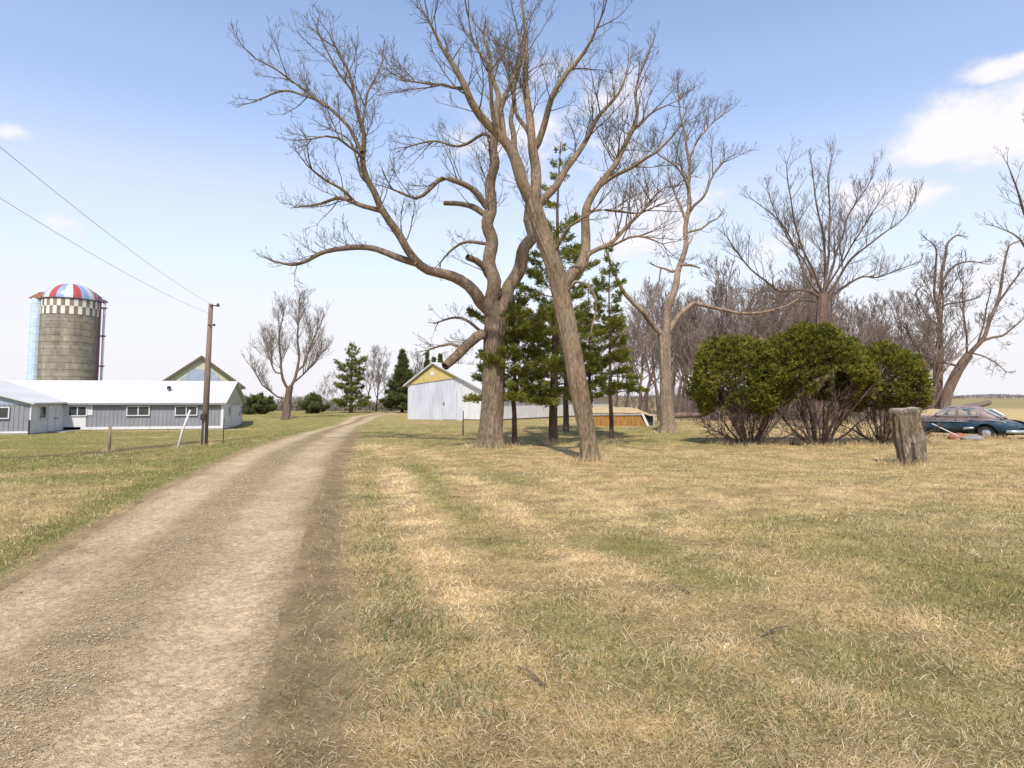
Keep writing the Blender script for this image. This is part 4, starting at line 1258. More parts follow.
# ------------------------------------------------------------------ stump
def stump():
    b0 = at_base(908, 18.9)
    t = thing('tree_stump', b0, 'tall weathered grey tree stump with a flat top and moss', 'stump')
    Hs = 1.80; na, nz = 72, 34
    V, q = [], []
    for j in range(nz + 1):
        z = Hs * j / nz
        for k in range(na):
            a = 2 * PI * k / na
            # squarish bole, ridged bark, a hollow low on the right of the front
            c, s_ = math.cos(a), math.sin(a)
            r = 0.345 / (abs(c) ** 3.2 + abs(s_) ** 3.2) ** (1 / 3.2)
            r *= 1 + 0.10 * (z / Hs - 0.4) * (z > 0.8) + 0.30 * math.exp(-z / 0.20) * (0.5 + 0.5 * math.sin(a * 4 + 1))
            r += 0.030 * math.sin(a * 11 + 1.5 * math.sin(z * 2)) + 0.035 * (float(vnoise(np.array([a * 7.0]), np.array([z * 1.6]), 5)[0]) - 0.5) * 2
            r += 0.15 * (float(vnoise(np.array([a * 2.0]), np.array([z * 2.2 + 5]), 8)[0]) - 0.5)
            r += 0.05 * math.exp(-((z - 1.72) / 0.06) ** 2)
            da = (a - R(268) + PI) % (2 * PI) - PI
            r -= 0.31 * math.exp(-(da / (0.30 - 0.12 * z)) ** 4) * max(0, 1 - z / 0.85) ** 0.7
            r -= 0.10 * math.exp(-((da + 0.05) / 0.09) ** 2) * math.exp(-((z - 1.1) / 0.5) ** 2)
            zt_ = z + (0.05 * c + 0.09 * (float(vnoise(np.array([a * 1.9]), np.array([3.0]), 31)[0]) - 0.5)) * max(0, z / Hs - 0.8) / 0.2
            V.append((r * c * 1.04 + 0.06 * (1 - z / Hs) + 0.03 * math.sin(z * 2.6 + 0.6), r * s_ * 0.72, zt_ - 0.12))
    mi = []
    for j in range(nz):
        for k in range(na):
            q.append((j * na + k, j * na + (k + 1) % na, (j + 1) * na + (k + 1) % na, (j + 1) * na + k))
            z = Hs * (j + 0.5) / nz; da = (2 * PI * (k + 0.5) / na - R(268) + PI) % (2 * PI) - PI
            mi.append(1 if abs(da) < 0.30 - 0.13 * z and z < 0.78 else 0)  # hollow faces: rotten wood with the cavity's shade painted into its dark colour
    link('bole', mesh_arrays('bole', V, q, None, midx=mi, mats=[bark_mat('stump_bark', (0.05, 0.038, 0.026), (0.20, 0.16, 0.115), (0.40, 0.34, 0.265), moss=(0.20, 0.145, 0.035)), noise_mat('rotten_wood_shade', (0.03, 0.02, 0.015), (0.12, 0.08, 0.05), scale=6)]), t)
    top = V[-na:]; n0 = len(top)
    TV = [(x * 0.99, y * 0.99, z + 0.004) for x, y, z in top] + [(x * 0.6, y * 0.6, z + 0.015 + random.uniform(-0.01, 0.01)) for x, y, z in top] + [(0, 0, Hs - 0.10)]
    TQ = [(k, (k + 1) % na, na + (k + 1) % na, na + k) for k in range(na)]; TT = [(na + k, na + (k + 1) % na, 2 * na) for k in range(na)]
    link('cut_top', mesh_arrays('cut_top', TV, TQ, TT, [noise_mat('cut_wood', (0.16, 0.13, 0.095), (0.36, 0.305, 0.235), scale=12, rough=0.9, bump=0.5)]), t)


stump()


# ------------------------------------------------------------------ old car
def old_car():
    rw = at_base(993, 31.6)
    d = Vector((-0.60, 0.80)).normalized(); rz = math.atan2(d.y, d.x)
    # local x forward, y to the left; rear axle at x = -1.55
    org = Vector((rw.x + d.x * 1.7, rw.y + d.y * 1.7, 0)); org.z = hz(org.x, org.y) - 0.10
    t = thing('parked_car', org, 'derelict blue and rust four door sedan sunk in dry grass by the stump', 'car', rz=rz)
    paint, nt, b, out = new_mat('faded_blue_paint')
    tc = N(nt, 'ShaderNodeTexCoord'); n1 = N(nt, 'ShaderNodeTexNoise', i_Scale=2.4, i_Detail=8.0, i_Roughness=0.7); nt.links.new(tc.outputs['Object'], n1.inputs['Vector'])
    ge = N(nt, 'ShaderNodeSeparateXYZ'); nt.links.new(tc.outputs['Object'], ge.inputs[0])
    mr = N(nt, 'ShaderNodeMapRange'); mr.inputs['From Min'].default_value = 0.78; mr.inputs['From Max'].default_value = 1.15; mr.inputs['To Min'].default_value = -0.12; mr.inputs['To Max'].default_value = 0.26
    nt.links.new(ge.outputs['Z'], mr.inputs['Value'])
    ad = N(nt, 'ShaderNodeMath', operation='ADD'); nt.links.new(n1.outputs['Fac'], ad.inputs[0]); nt.links.new(mr.outputs[0], ad.inputs[1])
    r = ramp(nt, [(0.34, (0.014, 0.038, 0.062)), (0.48, (0.035, 0.066, 0.088)), (0.54, (0.12, 0.088, 0.082)), (0.78, (0.235, 0.175, 0.16))]); nt.links.new(ad.outputs[0], r.inputs[0])
    nt.links.new(r.outputs[0], b.inputs['Base Color']); b.inputs['Roughness'].default_value = 0.55; b.inputs['Specular IOR Level'].default_value = 0.35
    chrome = noise_mat('dull_chrome', (0.52, 0.52, 0.53), (0.72, 0.72, 0.72), scale=8, rough=0.3, metallic=0.7)
    rubber = noise_mat('tyre_rubber', (0.02, 0.02, 0.02), (0.05, 0.045, 0.04), rough=0.9)
    RX, FX, WZ = -1.55, 1.58, 0.36
    itp = lambda x, xs, ys: float(np.interp(x, xs, ys))
    topz = lambda x: itp(x, [-2.65, -2.5, -2.1, -1.5, -0.9, 0.9, 1.3, 2.1, 2.5, 2.65], [0.62, 0.82, 0.98, 1.08, 1.09, 1.09, 1.10, 1.03, 0.93, 0.66])
    hwid = lambda x: itp(x, [-2.65, -2.4, -1.8, -0.8, 0.8, 1.8, 2.4, 2.65], [0.66, 0.78, 0.86, 0.90, 0.90, 0.84, 0.74, 0.60])

    def loft(name, xs, prof, mat, na=36, cut=None, a0=0.0, a1=2 * PI, parent=t, off=0.0, inset=None, closed=True):
        V, q = [], []
        ang = np.linspace(a0, a1, na + 1)
        for x in xs:
            hw_, zb, zt_, ex = prof(x)
            for a in ang:
                c, s_ = math.cos(a), math.sin(a)
                k = (abs(c) ** ex + abs(s_) ** ex) ** (-1 / ex)
                y = hw_ * c * k; z = (zb + zt_) / 2 + (zt_ - zb) / 2 * s_ * k
                if off:
                    y += off * c; z += off * s_
                V.append((x, y, z))
        n = na + 1
        for i in range(len(xs) - 1):
            for k in range(na):
                f = (i * n + k, i * n + k + 1, (i + 1) * n + k + 1, (i + 1) * n + k)
                cx, cy, cz = [sum(V[j][m] for j in f) / 4 for m in range(3)]
                if cut and cut(cx, cy, cz): continue
                q.append(f)
        caps = []
        if closed:
            for i in (0, len(xs) - 1): caps.append([i * n + k for k in range(na)])
        me = bpy.data.meshes.new(name); me.from_pydata(V, [], q + caps); me.materials.append(mat)
        me.polygons.foreach_set('use_smooth', np.full(len(me.polygons), True)); me.update()
        return link(name, me, parent)

    def arch(x, y, z):
        for ax in (RX, FX):
            if math.hypot(x - ax, z - WZ) < 0.43 and abs(y) > 0.45: return True
        return False
    body = loft('body', np.linspace(-2.65, 2.65, 170), lambda x: (hwid(x), 0.30, topz(x), 3.6), paint, 104, arch)
    loft('underbody', np.linspace(-2.3, 2.3, 12), lambda x: (0.62, 0.26, 0.8, 4), black_metal, 16)
    # greenhouse with open window bays
    rz_ = lambda x: itp(x + 0.38, [-1.62, -1.35, -1.0, -0.6, 0.0, 0.4, 0.62, 0.85, 1.08], [1.06, 1.26, 1.47, 1.60, 1.64, 1.61, 1.53, 1.33, 1.07])
    gw = lambda x: itp(x + 0.38, [-1.62, -1.0, 0, 0.7, 1.08], [0.62, 0.74, 0.78, 0.74, 0.66])
    gp = lambda x: (gw(x), 0.70, rz_(x), 3.0)
    def inwin(x, y, z):
        x += 0.38
        zr = rz_(x - 0.38)
        if abs(y) > 0.45 and 1.12 < z < 1.53 and z < zr - 0.09:
            if -0.82 < x < -0.10 or 0.02 < x < 0.76: return True
        if abs(y) < 0.52 and (-1.50 < x < -1.02) and z > 1.12: return True
        if abs(y) < 0.55 and (0.66 < x < 1.02) and z > 1.12: return True
        return False
    roof = loft('roof', np.linspace(-2.0, 0.70, 64), gp, paint, 72, inwin)
    gm, nt2, b2, o2 = new_mat('car_glass')
    b2.inputs['Base Color'].default_value = (0.35, 0.40, 0.44, 1); b2.inputs['Roughness'].default_value = 0.05
    tr = N(nt2, 'ShaderNodeBsdfTransparent'); mx = N(nt2, 'ShaderNodeMixShader'); mx.inputs[0].default_value = 0.35
    nt2.links.new(tr.outputs[0], mx.inputs[1]); nt2.links.new(b2.outputs[0], mx.inputs[2]); nt2.links.new(mx.outputs[0], o2.inputs[0])
    loft('glass', np.linspace(-1.94, 0.66, 50), lambda x: (gw(x) - 0.02, 0.7, rz_(x) - 0.02, 3.0), gm, 60, lambda x, y, z: not inwin(x, y, z), closed=False)
    # interior
    for x0 in (-1.15, -0.15):
        MB().box(x0 - 0.12, x0 + 0.12, -0.62, 0.62, 0.5, 1.12).build('seat', noise_mat('seat_cloth', (0.16, 0.13, 0.10), (0.26, 0.21, 0.16)), t, bevel=0.04)
    # rear and front fender bulges, each with its wheel opening
    def fender(cx, cz, rx, rzv, ry, y0):
        for sg in (-1, 1):
            V, q = [], []
            nu, nv = 72, 36
            for i in range(nu + 1):
                u = PI * i / nu
                for j in range(nv + 1):
                    v = PI * j / nv - PI / 2
                    V.append((cx - rx * math.cos(u) * 1.0, sg * (y0 + ry * math.sin(u) ** 0.7 * math.cos(v)), cz + rzv * math.sin(u) ** 0.6 * math.sin(v)))
            for i in range(nu):
                for j in range(nv):
                    f = (i * (nv + 1) + j, i * (nv + 1) + j + 1, (i + 1) * (nv + 1) + j + 1, (i + 1) * (nv + 1) + j)
                    c = [sum(V[k][m] for k in f) / 4 for m in range(3)]
                    if arch(*c): continue
                    q.append(f)
            link('fender', mesh_arrays('fender', V, q, None, [paint]), t)
    fender(-1.62, 0.63, 1.05, 0.36, 0.30, 0.68); fender(1.55, 0.66, 1.0, 0.36, 0.20, 0.70)
    for sg in (-1, 1):
        MB().tube([(-0.72, sg * 0.94, 0.50), (-0.78, sg * 0.965, 0.56), (-1.12, sg * 0.985, 0.58)], [0.05, 0.06, 0.05], 8).build('stone_guard', chrome, t, smooth=True)
        MB().tube([(0.9, sg * 0.915, 0.86), (0.0, sg * 0.925, 0.86), (-0.7, sg * 0.92, 0.86)], 0.016, 6).build('side_strip', chrome, t)
        MB().tube([(-0.9, sg * 0.90, 0.99), (-1.6, sg * 0.93, 1.0), (-2.2, sg * 0.86, 0.9), (-2.45, sg * 0.80, 0.74)], 0.018, 6).build('fender_strip', chrome, t)
        for x in (-1.0, -0.42, 0.44):
            MB().box(x - 0.006, x + 0.006, sg * 0.90 - 0.012, sg * 0.90 + 0.012, 0.42, 1.05).build('door_gap', black_metal, t)
        h = MB().tube([(-0.35, sg * 0.93, 0.92), (-0.18, sg * 0.945, 0.92)], 0.015, 6).build('door_handle', chrome, t)
        MB().lathe([(0, 0.80), (0.07, 0.79), (0.07, 0.72), (0, 0.71)], 10, (-2.58, sg * 0.64)).build('tail_light', noise_mat('tail_red', (0.25, 0.02, 0.02), (0.4, 0.04, 0.03), rough=0.3), t)
    # window surrounds
    for sg in (-1, 1):
        for (xa, xb) in ((-1.24, -0.45), (-0.39, 0.42)):
            zt0 = min(1.50, rz_(xa) - 0.10); zt1 = min(1.50, rz_(xb) - 0.10)
            ya = lambda z: gw((xa + xb) / 2) * (1 - max(0, (z - 1.1)) * 0.28) + 0.012
            MB().tube([(xa, sg * ya(1.14), 1.14), (xb, sg * ya(1.14), 1.14), (xb - 0.0, sg * ya(zt1), zt1), (xa + 0.04, sg * ya(zt0), zt0), (xa, sg * ya(1.14), 1.14)], 0.018, 5).build('window_surround', chrome, t)
    MB().tube([(-1.93, -0.56, 1.14), (-1.44, -0.52, 1.43), (-1.42, 0.52, 1.44), (-1.93, 0.56, 1.14), (-1.94, 0, 1.12), (-1.93, -0.56, 1.14)], 0.03, 6).build('rear_window_frame', chrome, t)
    MB().tube([(-2.3, -0.95, 0.46), (-2.62, -0.86, 0.46), (-2.76, -0.4, 0.46), (-2.78, 0, 0.46), (-2.76, 0.4, 0.46), (-2.62, 0.86, 0.46), (-2.3, 0.95, 0.46)], 0.075, 10).build('bumper', chrome, t, smooth=True)
    MB().tube([(2.3, -0.92, 0.46), (2.62, -0.8, 0.46), (2.78, 0, 0.46), (2.62, 0.8, 0.46), (2.3, 0.92, 0.46)], 0.075, 10).build('bumper', chrome, t, smooth=True)
    for ax in (RX, FX):
        for sg in (-1, 1):
            w = MB()
            b0 = [(0.19, 0.10), (0.30, 0.11), (0.355, 0.07), (0.36, -0.06), (0.31, -0.11), (0.19, -0.10)]
            n = 28; base = len(w.v)
            for rr, oy in b0:
                for k in range(n):
                    a = 2 * PI * k / n; w.v.append((ax + rr * math.cos(a), sg * (0.78 + oy), WZ + rr * math.sin(a)))
            for i in range(len(b0) - 1):
                for k in range(n): w.f.append([i * n + k, i * n + (k + 1) % n, (i + 1) * n + (k + 1) % n, (i + 1) * n + k])
            wo = w.build('wheel', rubber, t, smooth=True)
            hcap = MB(); pr = [(0.0, 0.10), (0.08, 0.095), (0.13, 0.06), (0.19, 0.075), (0.20, 0.05)]
            for rr, oy in pr:
                for k in range(n):
                    a = 2 * PI * k / n; hcap.v.append((ax + rr * math.cos(a), sg * (0.79 + oy), WZ + rr * math.sin(a)))
            for i in range(len(pr) - 1):
                for k in range(n): hcap.f.append([i * n + k, i * n + (k + 1) % n, (i + 1) * n + (k + 1) % n, (i + 1) * n + k])
            hcap.build('hubcap', chrome, wo, smooth=True)
    t.scale = (1.1, 1.1, 1.06)
    return t, rz


car, car_rz = old_car()


def lump(name, px, Y, sx, sy, sz, mat, label, cat, seed=1, rough=0.25, sink=0.1, rz=0.0):
    import bmesh
    bm = bmesh.new(); bmesh.ops.create_icosphere(bm, subdivisions=4, radius=1.0)
    for v in bm.verts:
        k = 1 + rough * (float(vnoise(np.array([v.co.x * 1.7 + seed * 9 + v.co.z]), np.array([v.co.y * 1.7 + v.co.z * 1.3]), seed)[0]) - 0.5) * 2
        v.co = Vector((v.co.x * sx, v.co.y * sy, max(v.co.z, -0.4) * sz)) * k
    me = bpy.data.meshes.new(name); bm.to_mesh(me); bm.free(); me.materials.append(mat)
    me.polygons.foreach_set('use_smooth', np.full(len(me.polygons), True))
    o = link(name, me, None, at_base(px, Y) + Vector((0, 0, sz * 0.4 - sink))); o.rotation_euler = (0, 0, rz)
    return tag(o, label, cat)


lump('rusty_drum', 957, 30.6, 0.42, 0.24, 0.30, noise_mat('drum_rust', (0.22, 0.07, 0.04), (0.36, 0.15, 0.09), scale=6, rough=0.8), 'rust red dented tank lying in front of the derelict car', 'tank', 3, 0.15)
lump('grey_stone', 972, 29.8, 0.46, 0.34, 0.24, noise_mat('field_stone', (0.15, 0.135, 0.12), (0.31, 0.28, 0.255), scale=7, rough=0.9, bump=0.4), 'pale grey field stone in the grass near the car wheel', 'stone', 5, 0.3)
o = MB().box(0, 1.25, -0.06, 0.06, 0, 0.035).build('loose_board', white_paint, None, loc=P(932, 424, 30.4)); tag(o, 'pale board leaning down beside the derelict car door', 'board')
o.rotation_euler = (0, R(28), R(-12))
lump('straw_mound', 938, 44.0, 2.0, 1.3, 0.95, straw, 'tan mound of old straw behind the car hood', 'mound', 8, 0.25, 0.2)


def shelter():
    Y = 45.0
    b0 = at_base(622, Y); k = Y / F
    t = thing('low_shelter', b0, 'low rust orange sided shelter with a straw covered top near the pines', 'shelter', rz=R(6))
    xl, xr = -32 * k, 29 * k; h = 0.95
    orange = noise_mat('rust_orange_boards', (0.16, 0.075, 0.025), (0.44, 0.23, 0.06), scale=3.5, rough=0.85, stretch=(3, 3, 0.6))
    m = MB().prism([(xl, -0.2), (xr - 0.2, -0.2), (xr - 0.75, h - 0.2), (xl, h - 0.2)], 'y', 0, 0.1)
    x = xl + 0.15
    while x < xr - 0.8: m.box(x, x + 0.03, -0.02, 0.0, -0.1, h - 0.22); x += 0.32
    m.build('side_panel', orange, t)
    MB().box(xl - 0.1, xr - 0.7, -0.06, 0.06, h - 0.198, h - 0.02).build('top_rail', noise_mat('bleached_rail', (0.20, 0.17, 0.15), (0.42, 0.39, 0.37), scale=4), t)
    MB().prism([(xl, 0), (xr + 0.3, 0), (xr + 0.2, h - 0.3), (xl, h - 0.2)], 'y', 2.2, 2.3).build('back_panel', dark_wood, t)
    MB().prism([(xr - 0.72, h), (xr - 0.55, h), (xr - 0.02, -0.15), (xr - 0.22, -0.15)], 'y', -0.08, 0.0).build('end_brace', white_paint, t)
    MB().box(xr - 0.18, xr + 0.30, 0.25, 2.2, -0.1, 0.70).build('dark_opening', black_metal, t)
    MB().box(xr + 0.02, xr + 0.35, 0.1, 0.25, 0.70, 0.84).build('lintel', concrete, t); MB().box(xr + 0.26, xr + 0.36, 0.1, 0.24, -0.2, 0.70).build('door_post', concrete, t)
    V, q = [], []; nu, nv = 40, 14
    for i in range(nu + 1):
        u = i / nu; x = xl - 0.1 + (xr - xl + 0.3) * u
        for j in range(nv + 1):
            v = j / nv; y = -0.1 + 2.5 * v
            z = h - 0.02 + 0.42 * math.sin(PI * v) ** 0.6 * math.sin(PI * min(1, 0.15 + u * 0.85)) ** 0.5 - 0.25 * max(0, u - 0.8) / 0.2 + 0.12 * float(vnoise(np.array([x * 3]), np.array([y * 3]), 4)[0] - 0.5)
            V.append((x, y, z))
    for i in range(nu):
        for j in range(nv): q.append((i * (nv + 1) + j, i * (nv + 1) + j + 1, (i + 1) * (nv + 1) + j + 1, (i + 1) * (nv + 1) + j))
    link('straw_roof', mesh_arrays('straw_roof', V, q, None, [straw]), t)


shelter()


def log(px0, px1, Y, h, r, label, mat=None, tilt=0.0):
    a = at_base(px0, Y); b_ = at_base(px1, Y + 1.0)
    d = b_ - a; n = 12
    pts = [d * (i / (n - 1)) + Vector((0, 0, h + r + tilt * i / (n - 1) + random.uniform(-.02, .02))) for i in range(n)]
    o = MB().tube(pts, [r * (1.1 - 0.35 * i / (n - 1)) * random.uniform(0.9, 1.1) for i in range(n)], 12).build('fallen_log', mat or bark_far, None, smooth=True, loc=a)
    return tag(o, label, 'log')


log(672, 700, 50, 0.35, 0.24, 'brown fallen log lying behind the pale leaning tree')
log(966, 990, 56, 0.75, 0.30, 'dark fallen log by the twisted trees beyond the car', dark_wood, 0.5)

# ------------------------------------------------------------------ the big bare trees
A_trunk = [(490, 447, 13.5), (491, 425, 12.2), (493, 395, 12), (494, 365, 12.2), (495, 338, 12.8), (496, 318, 13)]
A_limbs = [
    ([(491, 322, 9), (484, 304, 8), (477, 294, 7.2), (460, 281, 6.4), (441, 273, 5.6), (419, 264, 5.2), (402, 240, 4.6), (385, 213, 4.2), (369, 183, 3.8), (362, 152, 3.2), (363, 128, 2.6), (355, 101, 2), (350, 72, 1.5), (335, 47, 1.0)], -0.22, dict(t0=0.35)),
    ([(419, 264, 4.6), (400, 257, 4.0), (382, 252, 3.7), (355, 246, 3.3), (325, 252, 2.7), (304, 261, 2.1), (291, 265, 1.7), (274, 262, 1.0)], 0.25, dict(t0=0.3, d=1.5, l=0.8)),
    ([(385, 213, 3.2), (365, 206, 2.8), (341, 199, 2.2), (320, 203, 1.6), (301, 206, 1.0)], 0.4, dict(d=1.1)),
    ([(357, 199, 2.0), (343, 190, 1.8), (325, 179, 1.5), (311, 169, 1.1)], -0.5, {}),
    ([(362, 152, 2.4), (352, 131, 2.2), (338, 117, 2), (325, 104, 1.8), (305, 95, 1.4), (284, 91, 1.2), (260, 101, 0.8)], 0.3, dict(d=1.2)),
    ([(328, 108, 1.6), (315, 98, 1.4), (301, 87, 1.2), (278, 72, 1), (257, 60, 0.7)], -0.3, dict(d=1.2)),
    ([(360, 158, 1.8), (350, 147, 1.6), (338, 138, 1.4), (325, 135, 1.2), (311, 138, 0.9)], -0.6, {}),
    ([(368, 186, 1.8), (360, 176, 1.7), (357, 160, 1.4), (350, 140, 1.2), (330, 130, 0.8)], 0.6, {}),
    ([(363, 128, 1.6), (366, 101, 1.4), (372, 82, 1.1), (382, 62, 0.8)], 0.4, dict(d=1.2)),
    ([(352, 95, 1.2), (340, 75, 1.1), (330, 55, 0.9), (320, 35, 0.6)], -0.4, {}),
    ([(497, 320, 9.5), (494, 300, 8.5), (492, 280, 8), (490.5, 250, 7.5), (489, 209, 7), (492, 182, 6.2), (494, 152, 5.4), (496, 125, 4.6), (498, 100, 3.6), (492, 70, 2.6), (484, 35, 1.6)], 0.12, dict(t0=0.3)),
    ([(487, 209, 4.2), (475, 193, 3.8), (463, 185, 3.4), (443, 178, 3), (430, 190, 2.5), (416, 199, 2), (392, 189, 1.1)], -0.35, dict(d=1.3)),
    ([(487, 216, 3.8), (478, 209, 3.6), (468, 206, 3.2), (455, 203, 2.9), (443, 202, 2.6)], 0.5, dict(d=0.5, tip=False)),
    ([(490, 280, 4.4), (484, 265, 4.2), (475, 259, 3.8), (466, 257, 3.6)], -0.6, dict(d=0.5, tip=False)),
    ([(484, 244, 2.2), (474, 242, 2), (462, 244, 1.7), (448, 252, 1.2), (440, 262, 0.8)], 0.5, dict(d=1.2, l=0.7)),
    ([(495, 140, 2.4), (484, 135, 2.2), (470, 141, 1.9), (457, 145, 1.6), (435, 141, 1.2), (409, 148, 0.8)], 0.4, dict(d=1.1)),
    ([(503, 318, 9), (506, 300, 8.5), (513, 278, 8), (522, 260, 7.6), (530, 240, 7.2), (531, 222, 6.4), (526, 190, 5.2), (518, 160, 4.2), (512, 130, 3.2), (514, 95, 2.3), (522, 55, 1.4)], 0.28, dict(t0=0.3)),
    ([(490, 334, 6.5), (478, 338, 6), (468, 344, 5.8), (460, 350, 5.8), (452, 358, 5.8), (446, 365, 5.0)], -0.5, dict(d=2.4, l=0.55, tip=False)),
    ([(463, 349, 2.0), (452, 343, 1.8), (440, 345, 1.4), (428, 350, 0.9)], -0.3, dict(d=2.0, l=0.5)),
    ([(486, 330, 2), (470, 322, 1.7), (455, 318, 1.4), (438, 322, 1.0)], 0.5, dict(d=1.8, l=0.55)),
]
traced_tree('bare_tree', 25.5, (490, 447), A_trunk, A_limbs, 'huge leafless tree with a thick furrowed trunk and a long limb reaching left', 'tree', bark_big, twig_mat, flare=0.34, density=1.15, limb=0.86, bole=0.89, twig_len=1.75)

B_trunk = [(590, 461, 11), (588, 440, 10.6), (585, 420, 10.8), (581, 400, 11.4), (577, 380, 12), (572, 350, 12), (566, 320, 12), (560, 290, 11.6), (553, 262, 11), (545, 240, 10.6), (538, 220, 10.2), (533, 200, 9.6)]
B_limbs = [
    ([(534, 202, 8.2), (526, 186, 7.4), (514.5, 162, 6.8), (504, 142, 6.2), (487, 121, 5.4), (470, 101, 4.6), (460, 77, 3.6), (450, 58, 2.8), (440, 44, 2.2), (428, 20, 1.4)], -0.15, dict(t0=0.35)),
    ([(535, 200, 7.2), (537, 169, 6.4), (533, 145, 5.6), (528, 114, 4.8), (526, 91, 4.2), (527, 60, 3.2), (524, 25, 2.0), (520, -10, 1.2)], 0.15, dict(t0=0.35)),
    ([(536, 206, 6), (545, 196, 5.4), (558, 186, 4.8), (567, 170, 4.2), (576, 153, 3.8), (588, 135, 3.2), (599, 118, 2.6), (616, 97, 1.8), (626, 75, 1.1)], 0.35, dict(t0=0.3)),
    ([(534, 150, 4.6), (541, 130, 4.2), (552, 101, 3.6), (561, 84, 3), (569, 70, 2.6), (580, 56, 2.2), (590, 42, 1.8), (600, 20, 1.1)], -0.3, dict(d=1.1)),
    ([(507, 150, 3.8), (502, 128, 3.6), (501, 108, 3.2), (506, 95, 2.9), (512, 82, 2.5), (521, 60, 2), (520, 35, 1.3)], 0.4, dict(d=1.1)),
    ([(497, 132, 3), (492, 112, 2.7), (492, 91, 2.4), (486, 65, 1.9), (474, 43, 1.3), (468, 15, 0.9)], -0.35, dict(d=1.1)),
    ([(457, 92, 2.2), (450, 85, 2), (443, 82, 1.8), (430, 84, 1.5), (419, 84, 1.3), (405, 82, 1), (392, 72, 0.7)], 0.35, dict(d=1.2)),
    ([(533, 148, 3.2), (524, 125, 2.8), (514, 104, 2.3), (510, 80, 1.8), (500, 50, 1.2)], 0.5, {}),
    ([(562, 292, 7), (568, 280, 7), (575, 271, 7), (584, 264, 6.8), (585, 248, 6.2), (584, 228, 5.6), (586, 210, 5), (599, 186, 4.3), (616, 162, 3.5), (632, 132, 2.7), (636, 115, 2.2), (636, 90, 1.6), (646, 58, 1.0)], 0.3, dict(t0=0.35)),
    ([(599, 187, 3.0), (615, 175, 2.7), (630, 169, 2.3), (645, 160, 2), (657, 152, 1.8), (668, 140, 1.4), (680, 125, 0.9)], -0.35, dict(d=1.2)),
    ([(588, 258, 3.4), (600, 249, 3), (613, 240, 2.6), (627, 226, 2.2), (640, 213, 1.8), (652, 200, 1.4), (664, 188, 0.9)], 0.4, dict(d=1.3)),
    ([(600, 250, 2.0), (615, 245, 1.8), (630, 236, 1.5), (645, 236, 1.2), (662, 244, 0.8)], -0.5, dict(d=1.3)),
    ([(586, 212, 2.0), (600, 211, 1.8), (620, 212, 1.5), (640, 212, 1.2), (655, 206, 0.8)], 0.5, dict(d=1.2)),
    ([(552, 258, 2.4), (562, 240, 2.1), (570, 226, 1.8), (588, 214, 1.3), (598, 205, 0.9)], -0.6, {}),
    ([(632, 132, 1.8), (640, 122, 1.6), (652, 112, 1.3), (668, 106, 0.8)], 0.5, dict(d=1.2)),
    ([(566, 300, 2), (576, 282, 1.8), (590, 288, 1.4), (596, 305, 1.2), (592, 330, 1.0)], -0.4, dict(d=0.7, l=0.4)),
]
traced_tree('bare_tree', 20.2, (590, 461), B_trunk, B_limbs, 'tall bare tree leaning left with a smooth curved trunk, nearest to the drive', 'tree', bark_front, twig_mat, flare=0.30, density=1.25, twig_len=1.9, limb=0.80, bole=0.80)

D_trunk = [(668, 433, 8), (667, 411, 6.8), (666, 392, 6.2), (665.5, 374, 5.8), (664.5, 350, 6.2), (664.5, 334, 7.2)]
D_limbs = [
    ([(665, 336, 5.4), (667, 322, 5.2), (670, 306, 4.8), (673, 290, 4.5), (679, 271, 4), (684, 256, 3.6), (685.5, 234, 3.2), (687, 216, 3), (689, 190, 2.5), (689, 158, 2), (685, 135, 1.6), (681, 118, 1.2), (677, 92, 0.8)], 0.1, dict(t0=0.45)),
    ([(661, 338, 4.2), (655, 327, 4), (643, 313, 3.7), (632, 301, 3.4), (622, 289, 2.8), (613, 268, 1.8), (606, 250, 1.0)], -0.3, dict(d=0.5, t0=0.6, l=0.6)),
    ([(669, 336, 3.8), (674, 325, 3.6), (682, 313, 3.3), (693, 303, 3), (707, 305, 2.7), (723, 310, 2.5), (740, 314, 2.2), (760, 312, 1.9), (784, 307, 1.2), (800, 298, 0.8)], 0.2, dict(t0=0.5, d=1.2, l=0.8)),
    ([(687, 215, 2.2), (694, 206, 2), (701, 200, 1.8), (711, 180, 1.4), (723, 162, 0.8)], -0.4, dict(d=0.9)),
    ([(689, 160, 1.6), (695, 146, 1.5), (701, 135, 1.3), (712, 124, 1.0), (724, 114, 0.7)], 0.4, dict(d=1.3)),
    ([(687, 190, 1.7), (684, 178, 1.6), (674, 165, 1.4), (665, 158, 1.2), (656, 152, 0.8)], -0.4, dict(d=1.2)),
    ([(679, 269, 1.9), (673, 271, 1.8), (666, 268, 1.6), (659, 267, 1.2), (655, 266, 0.9)], 0.4, dict(d=0.4, l=0.3)),
    ([(661, 268, 1.1), (659, 282, 1.1), (656, 296, 1.0), (653, 312, 0.7)], 0.1, dict(d=0.3, l=0.3, tip=False)),
    ([(684, 266, 1.9), (692, 265, 1.7), (700, 268, 1.1)], -0.5, dict(d=0.4, l=0.3, tip=False)),
    ([(688, 233, 1.8), (694, 230, 1.7), (701, 229, 1.5), (709, 223, 1.2), (717, 219, 0.8)], 0.4, dict(d=0.6, l=0.4)),
    ([(685, 250, 1.5), (690, 243, 1.3), (693, 236, 0.8)], 0.3, dict(d=0.3, l=0.2, tip=False)),
    ([(684, 222, 1.8), (681, 208, 1.6), (676, 197, 1.3), (670, 180, 1.0), (668, 160, 0.7)], 0.5, dict(d=1.2)),
]
traced_tree('bare_tree', 36.0, (668, 433), D_trunk, D_limbs, 'pale barked half dead tree with one low bent limb stretching right', 'tree', bark_pale, twig_mat, flare=0.35, density=0.95, twig_len=2.4)

